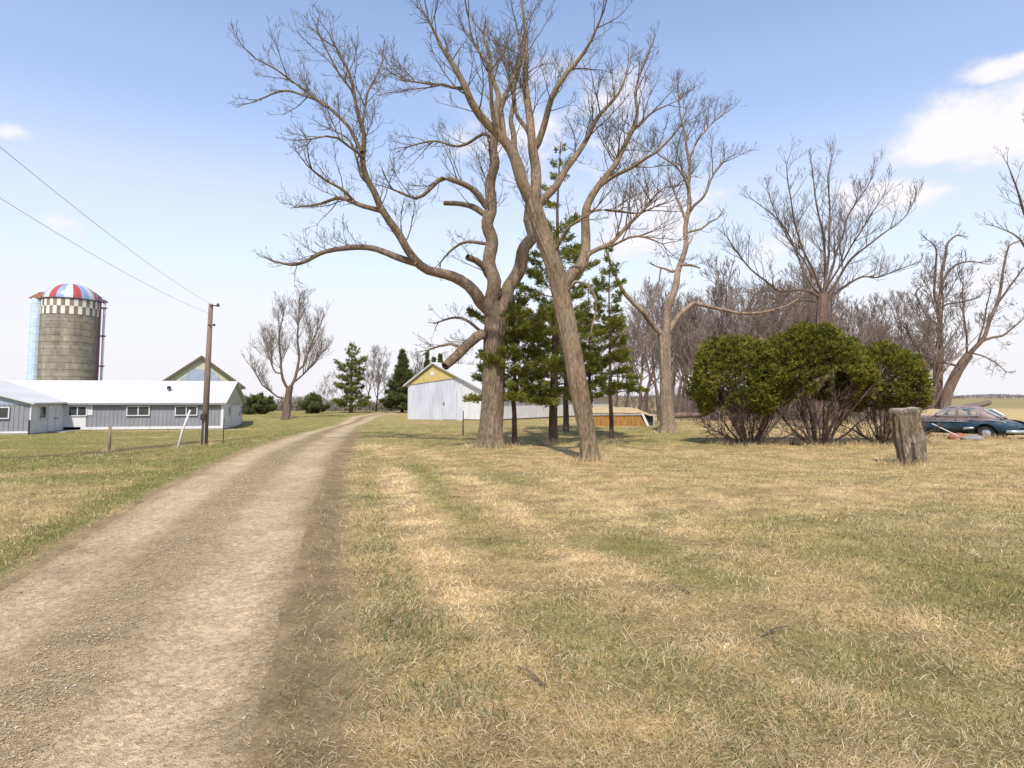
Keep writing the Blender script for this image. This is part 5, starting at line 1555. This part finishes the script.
PRM_FAN = dict(wig=0.065, up=0.05, rmin=0.0075, kids=[8, 6, 4, 3], lref=[3.5, 2.0, 1.2, 0.6], ratio=(0.45, 0.8), ang=(24, 52), flip=0.8)
E_trunk = [(821, 432, 6.8), (821, 400, 6.2), (822, 350, 6), (822, 325, 5.8), (823, 305, 6), (823.5, 294, 6.2)]
E_limbs = [
    ([(822, 300, 3.6), (812, 292, 3.4), (795, 290, 3), (778, 290, 2.6), (765, 281, 2.2), (751, 270, 1.8), (738, 252, 1.4), (727, 236, 0.8)], -0.3, dict(d=1.3)),
    ([(820, 300, 2.6), (808, 278, 2.4), (798, 257, 2.1), (790, 240, 1.8), (781, 223, 1.5), (768, 210, 1.2), (751, 198, 0.7)], 0.3, dict(d=1.2)),
    ([(823, 296, 2.8), (812, 268, 2.4), (801, 243, 2), (794, 215, 1.6), (788, 184, 1.2), (786, 165, 0.7)], -0.35, dict(d=1.1)),
    ([(823, 296, 3), (825, 270, 2.6), (822, 230, 2.1), (816, 196, 1.6), (812, 165, 0.9)], 0.25, dict(d=1.1)),
    ([(824, 296, 2.8), (828, 255, 2.3), (830, 210, 1.8), (829, 175, 1.2), (832, 158, 0.7)], -0.15, dict(d=1.1)),
    ([(825, 296, 2.8), (835, 257, 2.4), (844, 230, 2), (853, 208, 1.6), (868, 186, 1.0), (872, 172, 0.6)], 0.35, dict(d=1.2)),
    ([(825, 300, 2.8), (838, 280, 2.5), (852, 258, 2.1), (872, 242, 1.7), (890, 229, 1.4), (904, 218, 1), (913, 205, 0.6)], -0.3, dict(d=1.2)),
    ([(826, 304, 2.8), (842, 288, 2.5), (862, 277, 2), (878, 277, 1.6), (898, 270, 1.2), (918, 262, 0.7)], 0.3, dict(d=1.2)),
    ([(820, 304, 2.2), (802, 300, 2), (785, 302, 1.6), (765, 296, 1.2), (748, 292, 0.7)], 0.4, dict(d=1.3)),
    ([(825, 292, 2.2), (842, 262, 1.9), (858, 236, 1.5), (874, 212, 1.1), (884, 195, 0.7)], -0.5, dict(d=1.2)),
    ([(822, 294, 2.2), (806, 262, 1.9), (788, 238, 1.5), (775, 212, 1.1), (766, 190, 0.7)], 0.5, dict(d=1.2)),
]
traced_tree('bare_tree', 40.0, (821, 431), E_trunk, E_limbs, 'broad fan shaped leafless tree rising behind the rounded evergreen bushes', 'tree', bark_far, twig_mat, prm=PRM_FAN, flare=0.2, density=1.15, twig_len=1.9, step=0.4, limb=0.48)

PRM_TW = dict(wig=0.30, up=0.03, rmin=0.010, kids=[7, 7, 5, 4], lref=[3, 1.8, 0.9, 0.5], ratio=(0.35, 0.6), ang=(30, 70), flip=0.4)
F1_trunk = [(936, 414, 4.6), (938, 395, 4.0), (939, 374, 3.6), (939.5, 341, 3.2)]
F1_limbs = [
    ([(939.5, 345, 2.8), (938.5, 314, 2.6), (941, 292, 2.3), (944, 265, 2), (948, 243, 1.6), (956, 236, 1.0)], 0.1, dict(d=1.1)),
    ([(938, 315, 2), (935, 292, 1.8), (936, 265, 1.5), (934, 246, 1), (928, 240, 0.7)], -0.3, dict(d=1.2)),
    ([(937, 325, 1.8), (930, 319, 1.7), (921, 306, 1.5), (915, 293, 1.2), (922, 286, 0.8)], 0.3, dict(d=1.2)),
    ([(942, 284, 1.8), (948, 273, 1.6), (956, 265, 1.3), (968, 262, 1.1), (980, 263, 0.7)], -0.3, dict(d=1.3)),
    ([(940, 310, 1.5), (948, 304, 1.3), (960, 302, 1.1), (978, 298, 0.7)], 0.4, dict(d=1.2)),
    ([(938, 375, 2), (927, 360, 1.9), (916, 346, 1.6), (908, 330, 1.2)], -0.3, dict(d=1.0, l=0.7)),
]
traced_tree('bare_tree', 58.0, (936, 414), F1_trunk, F1_limbs, 'upright twisted bare tree left of the leaning one beyond the car', 'tree', bark_far, twig_mat, prm=PRM_TW, density=0.85, twig_len=1.7, step=0.4, flare=0.3, limb=0.66)
F2_trunk = [(943, 412, 5.2), (947, 395, 4.8), (955, 376, 4.6), (962, 364, 4.4), (969, 355, 4.2)]
F2_limbs = [
    ([(968, 357, 3.4), (975, 348, 3.2), (983, 337, 2.9), (993, 314, 2.5), (1001, 292, 2.1), (1004, 265, 1.6), (1009, 246, 1.1), (1022, 240, 0.7)], 0.15, dict(d=1.1)),
    ([(996, 306, 1.8), (1004, 295, 1.6), (1010, 287, 1.4), (1018, 276, 1.1), (1026, 264, 0.8)], -0.3, dict(d=1.2)),
    ([(980, 343, 2), (992, 338, 1.8), (1004, 335, 1.6), (1014, 327, 1.3), (1024, 318, 0.8)], 0.3, dict(d=1.2)),
    ([(967, 357, 1.6), (966, 336, 1.5), (963, 312, 1.2), (964, 284, 0.8)], -0.2, dict(d=1.0)),
    ([(962, 366, 1.9), (950, 364, 1.7), (936, 361, 1.5), (924, 356, 1.3), (914, 344, 1)], 0.3, dict(d=0.8)),
    ([(978, 345, 1.4), (984, 325, 1.2), (988, 305, 0.9), (990, 290, 0.6)], -0.4, dict(d=1.1)),
    ([(972, 354, 1.3), (982, 356, 1.1), (994, 362, 0.8), (1006, 372, 0.6)], 0.4, dict(d=1.3, l=0.8)),
]
traced_tree('bare_tree', 56.0, (943, 413), F2_trunk, F2_limbs, 'bare tree leaning right with a forked split trunk beyond the car', 'tree', bark_far, twig_mat, prm=PRM_TW, density=0.85, twig_len=1.7, step=0.4, flare=0.3, limb=0.66)

PRM_UP = dict(wig=0.09, up=0.06, rmin=0.009, kids=[8, 6, 4, 3], lref=[3, 1.9, 1.0, 0.5], ratio=(0.42, 0.75), ang=(20, 46), flip=0.8)
G_trunk = [(286, 418, 4.4), (287.5, 404, 3.7), (288.5, 394, 3.4), (290, 386, 3.4)]
G_limbs = [
    ([(291, 388, 2.6), (295, 377, 2.4), (299, 362, 2.0), (298, 340, 1.6), (298, 322, 1.2), (299, 304, 0.7)], 0.1, dict(d=1.1)),
    ([(288, 390, 2.4), (284, 380, 2.2), (281, 367, 1.9), (279, 350, 1.6), (279, 336, 1.3), (284, 315, 0.7)], -0.25, dict(d=1.2)),
    ([(298, 372, 2), (303, 366, 1.8), (309, 352, 1.5), (314, 338, 1.2), (321, 322, 0.7)], 0.3, dict(d=1.2)),
    ([(285, 399, 1.6), (278, 397, 1.5), (270, 391, 1.3), (262, 385, 1.1), (255, 371, 0.7)], -0.3, dict(d=1.3)),
    ([(282, 374, 1.4), (276, 372, 1.3), (269, 356, 1.1), (264, 340, 0.7)], 0.4, dict(d=1.2)),
    ([(293, 384, 1.6), (302, 376, 1.4), (312, 366, 1.1), (322, 352, 0.7)], -0.4, dict(d=1.2)),
]
traced_tree('bare_tree', 63.0, (286, 418), G_trunk, G_limbs, 'leafless rounded tree standing alone on the grass bank right of the grey shed', 'tree', bark_far, twig_far, prm=PRM_UP, density=1.7, limb=0.6, twig_len=2.6, step=0.5, flare=0.3)

# a tree at the frame's right edge reaching in with a few boughs
random.seed(31)
E2 = [([(1040, 250, 3), (1030, 225, 2.4), (1022, 200, 1.8), (1012, 180, 1.2), (1006, 165, 0.7)], -0.2, dict(d=1.3)),
      ([(1042, 265, 3), (1030, 255, 2.2), (1018, 238, 1.5), (1006, 230, 0.9), (996, 226, 0.6)], 0.2, dict(d=1.3)),
      ([(1044, 240, 3), (1046, 200, 2.2), (1040, 160, 1.5), (1030, 130, 0.8)], 0.2, dict(d=1.0)),
      ([(1046, 260, 4), (1062, 200, 3), (1075, 150, 2), (1080, 110, 1)], 0.2, dict(d=1.0))]
traced_tree('bare_tree', 40.0, (1048, 440), [(1048, 432, 7), (1047, 380, 6), (1046, 320, 5.4), (1044, 262, 4.6)], E2, 'bare tree standing just past the right edge, its twigs reaching into the sky', 'tree', bark_far, twig_mat, prm=PRM_FAN, density=0.6, twig_len=1.5, step=0.4, limb=0.6)

# ------------------------------------------------------------------ pines by the big trees
random.seed(5)
YEL = [(0.215, 0.215, 0.036), (0.165, 0.180, 0.032), (0.26, 0.245, 0.055), (0.11, 0.13, 0.026)]
pine('pine_tree', at_base(514, 26.5), 6.6, 1.9, 2.5, 0.125, 'short pine with drooping branches just right of the thick trunk', colors=YEL, nb=7, whorl=0.48)
pine('pine_tree', at_base(553, 28.3), 13.9, 2.1, 2.7, 0.21, 'tallest pine, its thin top rising behind the leaning tree', colors=YEL, nb=4, whorl=0.70, lean=(0.4, 0.2), density=0.82)
pine('pine_tree', at_base(611, 31.5), 9.6, 2.3, 2.0, 0.12, 'slim pine with tufted branches right of the leaning tree', colors=YEL, nb=5, whorl=0.64, density=0.9)
pine('pine_tree', at_base(566, 38.0), 10.0, 2.4, 2.6, 0.20, 'pine farthest back, close before the white barn wall', colors=YEL, nb=5, whorl=0.58, density=0.95)
pine('pine_tree', at_base(590, 33.5), 8.4, 2.0, 2.2, 0.13, 'pine half hidden behind the leaning trunk', colors=YEL, nb=5, whorl=0.58, density=0.95)

# far evergreens behind the crest
random.seed(9)
pine('pine_tree', at_base(351, 84.0), 9.2, 0.9, 3.0, 0.30, 'bushy pine standing where the drive goes over the rise', colors=DARKG[:2] + YEL, nb=6, whorl=0.55, ksize=1.8, density=0.32)
pine('spruce_tree', at_base(402, 86.0), 8.7, 0.9, 2.9, 0.25, 'dark pointed spruce left of the white barn', colors=DARKG, nb=8, whorl=0.42, ksize=1.9, conical=True, density=0.6)
for px, hgt_, lab in ((427, 8.2, 'leftmost'), (433.5, 7.6, 'middle'), (440, 7.9, 'rightmost')):
    pine('columnar_evergreen', at_base(px, 87.0), hgt_, 0.3, 0.75, 0.10, lab + ' of three narrow columnar evergreens behind the yellow gable', group='columnar evergreens behind the barn', colors=DARKG, nb=8, whorl=0.30, ksize=1.6, density=1.3)
for px, Y, h_, L, lab in ((258, 76, 2.2, 1.9, 'wide low dark evergreen shrub on the bank left of the lone bare tree'), (240, 78, 1.9, 1.6, 'small dark evergreen shrub close to the grey shed end'), (313, 80, 2.3, 1.7, 'dark round evergreen shrub on the bank right of the lone bare tree')):
    pine('evergreen_shrub', at_base(px, Y), h_, 0.15, L, 0.08, lab, colors=DARKG, nb=8, whorl=0.28, ksize=1.8, density=0.8)

# ------------------------------------------------------------------ rounded yew bushes
def yew(px, Y, cx, half, top, bottom, label, seed, gap=0.0, spread=1.0):
    random.seed(seed)
    b0 = at_base(px, Y); k = Y / F
    t = thing('evergreen_bush', b0, label, 'bush', 'rounded evergreen bushes')
    cxm = (cx - px) * k; rx = half * k; ztop = P(cx, top, Y).z - b0.z; zb = P(cx, bottom, Y).z - b0.z
    zc = zb + (ztop - zb) * 0.30; rz_up = ztop - zc; rz_dn = (zc - zb) * 1.35; ry = rx * 0.92
    pos, dr, tint = [], [], []
    n = int(6600 * (rx / 2.0) ** 2)
    while len(pos) < n:
        v = rvec()
        if v.z < -0.75: continue
        lump_ = 0.82 + 0.31 * float(vnoise(np.array([v.x * 3.2 + seed]), np.array([v.y * 3.2 + v.z * 3.4]), seed)[0])
        rr = random.uniform(0.66, 1.0) ** 0.5 * lump_ * random.choice((1, 1, 1, 1.05))
        p = Vector((cxm + v.x * rx * rr, v.y * ry * rr, zc + v.z * (rz_up if v.z > 0 else rz_dn) * rr))
        # open, see-through belly on the near side
        g_ = gap * math.exp(-((p.x - cxm - 0.2) / (rx * 0.55)) ** 2) * (1 if v.y < 0.2 else 0.3)
        if p.z < zb + 0.25 * math.sin(v.x * 5 + seed) + g_ * (ztop - zb) * random.uniform(0.75, 1.1): continue
        if float(vnoise(np.array([p.x * 2.3]), np.array([p.y * 2.3 + p.z * 2.9]), seed + 4)[0]) < 0.30 - 0.10 * max(0, v.z): continue
        pos.append(tuple(p)); d = Vector((v.x, v.y, v.z * 0.6 + 0.45)); dr.append(tuple(d.normalized()))
    pos = np.array(pos); cl = fbm(pos[:, 0] * 1.6 + 3, pos[:, 1] * 1.6 + pos[:, 2] * 1.9, 17, 3)
    tint = pick([(0.170, 0.168, 0.024), (0.120, 0.128, 0.018), (0.25, 0.23, 0.040), (0.06, 0.07, 0.013)], len(pos), [0.35, 0.3, 0.2, 0.15]) * (0.6 + 0.8 * cl)[:, None]
    link('foliage', tufts_mesh('foliage', pos, np.array(dr), 9, 0.15, 0.030, leaf_mat, tint, spread=0.5), t)
    tb = Tubes()
    prm = dict(wig=0.28, up=0.02, rmin=0.007, kids=[9, 7, 4], lref=[2.0, 1.0, 0.5], ratio=(0.35, 0.7), ang=(20, 55), flip=0.5)
    ns = 26
    for i in range(ns):
        a = 2 * PI * i / ns + random.uniform(-.2, .2); el = random.uniform(0.35, 1.15)
        d = Vector((math.cos(a) * math.cos(el), math.sin(a) * math.cos(el) * 0.95, math.sin(el)))
        L = min(0.92 * rx / max(0.15, math.cos(el)), 0.9 * ztop / max(0.2, math.sin(el))) * random.uniform(0.75, 1.0)
        p0 = Vector((math.cos(a) * 0.16 * spread, math.sin(a) * 0.16 * spread, -0.12))
        d2 = (d + Vector((cxm / max(1, ztop), 0, 0))).normalized()
        pts = [p0]; p = p0; dd = (d2 + Vector((0, 0, -0.12 if el < 0.7 else 0.25))).normalized(); rad = [random.uniform(0.035, 0.07)]
        for j in range(1, 8):
            dd = (dd + rvec() * 0.16 + Vector((0, 0, 0.05))).normalized(); p = p + dd * L / 7; pts.append(p.copy()); rad.append(rad[0] * (1 - 0.75 * j / 7))
        tb.add(pts, rad, 6)
        for q in range(int(5 + L * 3.5)):
            spawn(tb, pts, rad, random.uniform(0.2, 1), random.uniform(0.3, 0.9), 1, 2, prm)
    link('stems', tb.mesh('stems', bark_bush, (0, 0, 0)), t)


yew(748, 27.0, 740, 45, 335, 414, 'leftmost rounded evergreen bush with a bare stemmed underside', 3, gap=0.08)
yew(819, 27.0, 814, 59, 324, 404, 'biggest middle evergreen bush with a broad bare twiggy gap at the front', 8, gap=0.34, spread=1.6)
yew(884, 27.4, 887, 42, 345, 410, 'smallest evergreen bush beside the stump, on splayed bare stems', 13, gap=0.15)

# ------------------------------------------------------------------ the leafless wood
PRM_W = dict(wig=0.20, up=0.09, rmin=0.012, kids=[7, 6, 5, 4], lref=[3, 1.8, 0.9, 0.5], ratio=(0.35, 0.62), ang=(22, 55), flip=0.7)
WOOD = 'slender bare grey tree crowded in the leafless wood behind the bushes'
protos = [free_tree('woodland_tree', Vector((0, 0, 0)), 9.5 + i % 3, WOOD, 'tree', bark_far, twig_far, PRM_W, 'bare trees of the wood', r0=0.12 + 0.03 * (i % 3), spread=0.5, forks=8 + i % 3, first=0.25 + 0.1 * (i % 2), seed=100 + i) for i in range(6)]
rs = random.Random(77)
cand = []
for i in range(600):
    Y = rs.uniform(50, 92); px = rs.uniform(606, 935)
    p = at_base(px, Y)
    if 606 < px < 640 and Y < 80: continue
    if all((p - q).length > 2.6 for q in cand): cand.append(p)
    if len(cand) >= 84: break
for i, p in enumerate(cand):
    src = protos[i % 6]; sc_ = rs.uniform(0.95, 1.5) * (0.92 if p.y < 60 else 1.05)
    if i < 6:
        src.location = p; src.rotation_euler = (0, 0, rs.uniform(0, 6.28)); src.scale = (sc_,) * 3
    else: copy_thing(src, p, rs.uniform(0, 6.28), sc_)
# bare trees around the far farmyard, beyond the drive's crest
FAR = {332: 'bare tree left of the far bushy pine', 366: 'bare tree close right of the far bushy pine', 376: 'bare tree midway between the far pine and the spruce', 386: 'bare crooked tree close left of the dark spruce', 416: 'bare tree between the dark spruce and the yellow gable', 448: 'bare tree behind the white barn roof', 345: 'low bare tree behind the trunk of the far bushy pine', 322: 'small bare tree right of the lone bare tree on the bank'}
for i, (px, lab) in enumerate(FAR.items()):
    copy_thing(protos[i % 6], at_base(px, 88 + (i * 7) % 13), i * 1.3, (0.62, 0.95, 0.82, 0.8, 0.85, 0.95, 0.6, 0.55)[i], label=lab, group='bare trees beyond the crest')


def thicket():
    """brush under the wood: a mass of thin upright stems"""
    tb = Tubes(); prm = dict(wig=0.25, up=0.1, rmin=0.010, kids=[5, 4], lref=[1.5, 0.8], ratio=(0.4, 0.7), ang=(18, 50), flip=0.7)
    rr = random.Random(5); n = 0
    while n < 1500:
        Y = rr.uniform(52, 94); px = rr.uniform(604, 945)
        if px < 660 and Y < 78: continue
        p = at_base(px, Y); n += 1
        d = Vector((rr.uniform(-.3, .3), rr.uniform(-.3, .3), 1))
        grow(tb, p - Vector((0, 0, 0.1)), d, rr.uniform(0.9, 3.0), rr.uniform(0.018, 0.04), 0, 1, prm)
    o = link('thicket', tb.mesh('thicket', twig_far, (0, 0, 0)))
    tag(o, 'grey brown brush under the leafless wood', kind='stuff')


thicket()


def hedgerow():
    """low grey brush beyond the crest of the drive"""
    n = 5200
    y = rng.uniform(104, 124, n); px = rng.uniform(228, 470, n); x = (px - 512) / F * y
    h = np.clip(3.2 * fbm(x / 3.5, y / 60, 61, 3) - 0.35, 0.05, 3)
    z = height(x, y) + h * rng.random(n) * 1.15 - 0.5
    tint = pick([(0.21, 0.175, 0.15), (0.26, 0.215, 0.19), (0.17, 0.15, 0.12), (0.20, 0.20, 0.11)], n)
    o = link('hedgerow', tufts_mesh('hedgerow', np.stack([x, y, z], 1), np.tile([0, 0, 1.0], (n, 1)), 7, 0.8, 0.10, attr_mat('far_brush'), tint, spread=0.6))
    tag(o, 'low grey brush beyond the crest of the drive', kind='stuff')


hedgerow()


def treeline():
    """the last far-off row of trees on the horizon"""
    n = 14000
    x = rng.uniform(250, 2600, n); y = 1500 + 160 * vnoise(x / 300, x * 0, 3) + rng.uniform(0, 40, n)
    hgt_ = 3 + 12 * fbm(x / 90, x * 0, 12, 4) ** 1.5
    z = height(x, y) + hgt_ * rng.random(n) ** 0.7
    tint = pick([(0.34, 0.30, 0.31), (0.38, 0.34, 0.34), (0.30, 0.28, 0.29)], n)
    o = link('treeline', tufts_mesh('treeline', np.stack([x, y, z], 1), np.tile([0, 0, 1.0], (n, 1)), 5, 2.6, 1.6, attr_mat('far_wood'), tint, spread=0.9))
    tag(o, 'low far-off row of bare trees on the horizon', kind='stuff')


treeline()


# ------------------------------------------------------------------ small things in the grass
random.seed(21)
for px, py, L, lab in ((760, 640, 0.45, 'pale broken stick in the straw at the right foreground'), (545, 690, 0.35, 'short pale stick in the straw near the bottom edge'), (690, 596, 0.3, 'grey twig lying in the middle of the straw lawn')):
    p = G(px, py); a = random.uniform(0, PI)
    v = Vector((math.cos(a), math.sin(a), 0.02)) * L
    o = MB().tube([Vector((0, 0, 0.03)), v * 0.5 + Vector((0, 0.03, 0.045)), v + Vector((0, 0, 0.035))], [0.009, 0.008, 0.005], 6).build('fallen_stick', bark_pale, None, loc=p)
    tag(o, lab, 'stick')


def tall_grass():
    """longer uncut straw around whatever the mower cannot reach"""
    xs, ys = [], []
    def ring(p, r0, r1, n):
        a = rng.uniform(0, 2 * PI, n); r = rng.uniform(r0, r1, n)
        xs.append(p.x + r * np.cos(a)); ys.append(p.y + r * np.sin(a))
    ring(at_base(490, 25.5), 0.5, 1.3, 420); ring(at_base(590, 20.2), 0.35, 0.9, 420); ring(at_base(668, 36), 0.4, 1.0, 240)
    ring(at_base(908, 18.9), 0.32, 0.75, 420); ring(at_base(207, 32.8), 0.15, 0.5, 160); ring(at_base(109, 31), 0.05, 0.4, 120); ring(at_base(175, 27.5), 0.0, 0.35, 100)
    ring(at_base(463, 31), 0.0, 0.3, 90)
    for px in (514, 553, 611): ring(at_base(px, 28), 0.1, 0.6, 160)
    for px in (748, 819, 884): ring(at_base(px, 26.9), 0.3, 1.7, 900)
    # along the near side of the derelict car
    n = 1500; t = rng.uniform(-3.0, 3.0, n); c = math.cos(car_rz); s_ = math.sin(car_rz); off = rng.uniform(0.75, 1.5, n)
    xs.append(car.location.x + t * c - off * s_); ys.append(car.location.y + t * s_ + off * c)
    # a rough strip under the pines and along the barn
    n = 1500; yy = rng.uniform(45, 54, n); xs.append(rng.uniform(2, 9, n)); ys.append(yy)
    x = np.concatenate(xs); y = np.concatenate(ys); n = len(x)
    V, q, t_, c_ = blades(x, y, rng.uniform(0.10, 0.34, n), np.clip(0.0016 * y ** 0.62, 0.004, 0.02) * rng.uniform(0.6, 1.2, n), 0.55, dry_tint(n, np.full(n, 0.4)), 0.6)
    tag(link('tall_grass', mesh_arrays('tall_grass', V, q, t_, [blade_mat], smooth=False, tint=c_)), 'longer dry straw around the trunks, bushes and car', kind='stuff')


tall_grass()
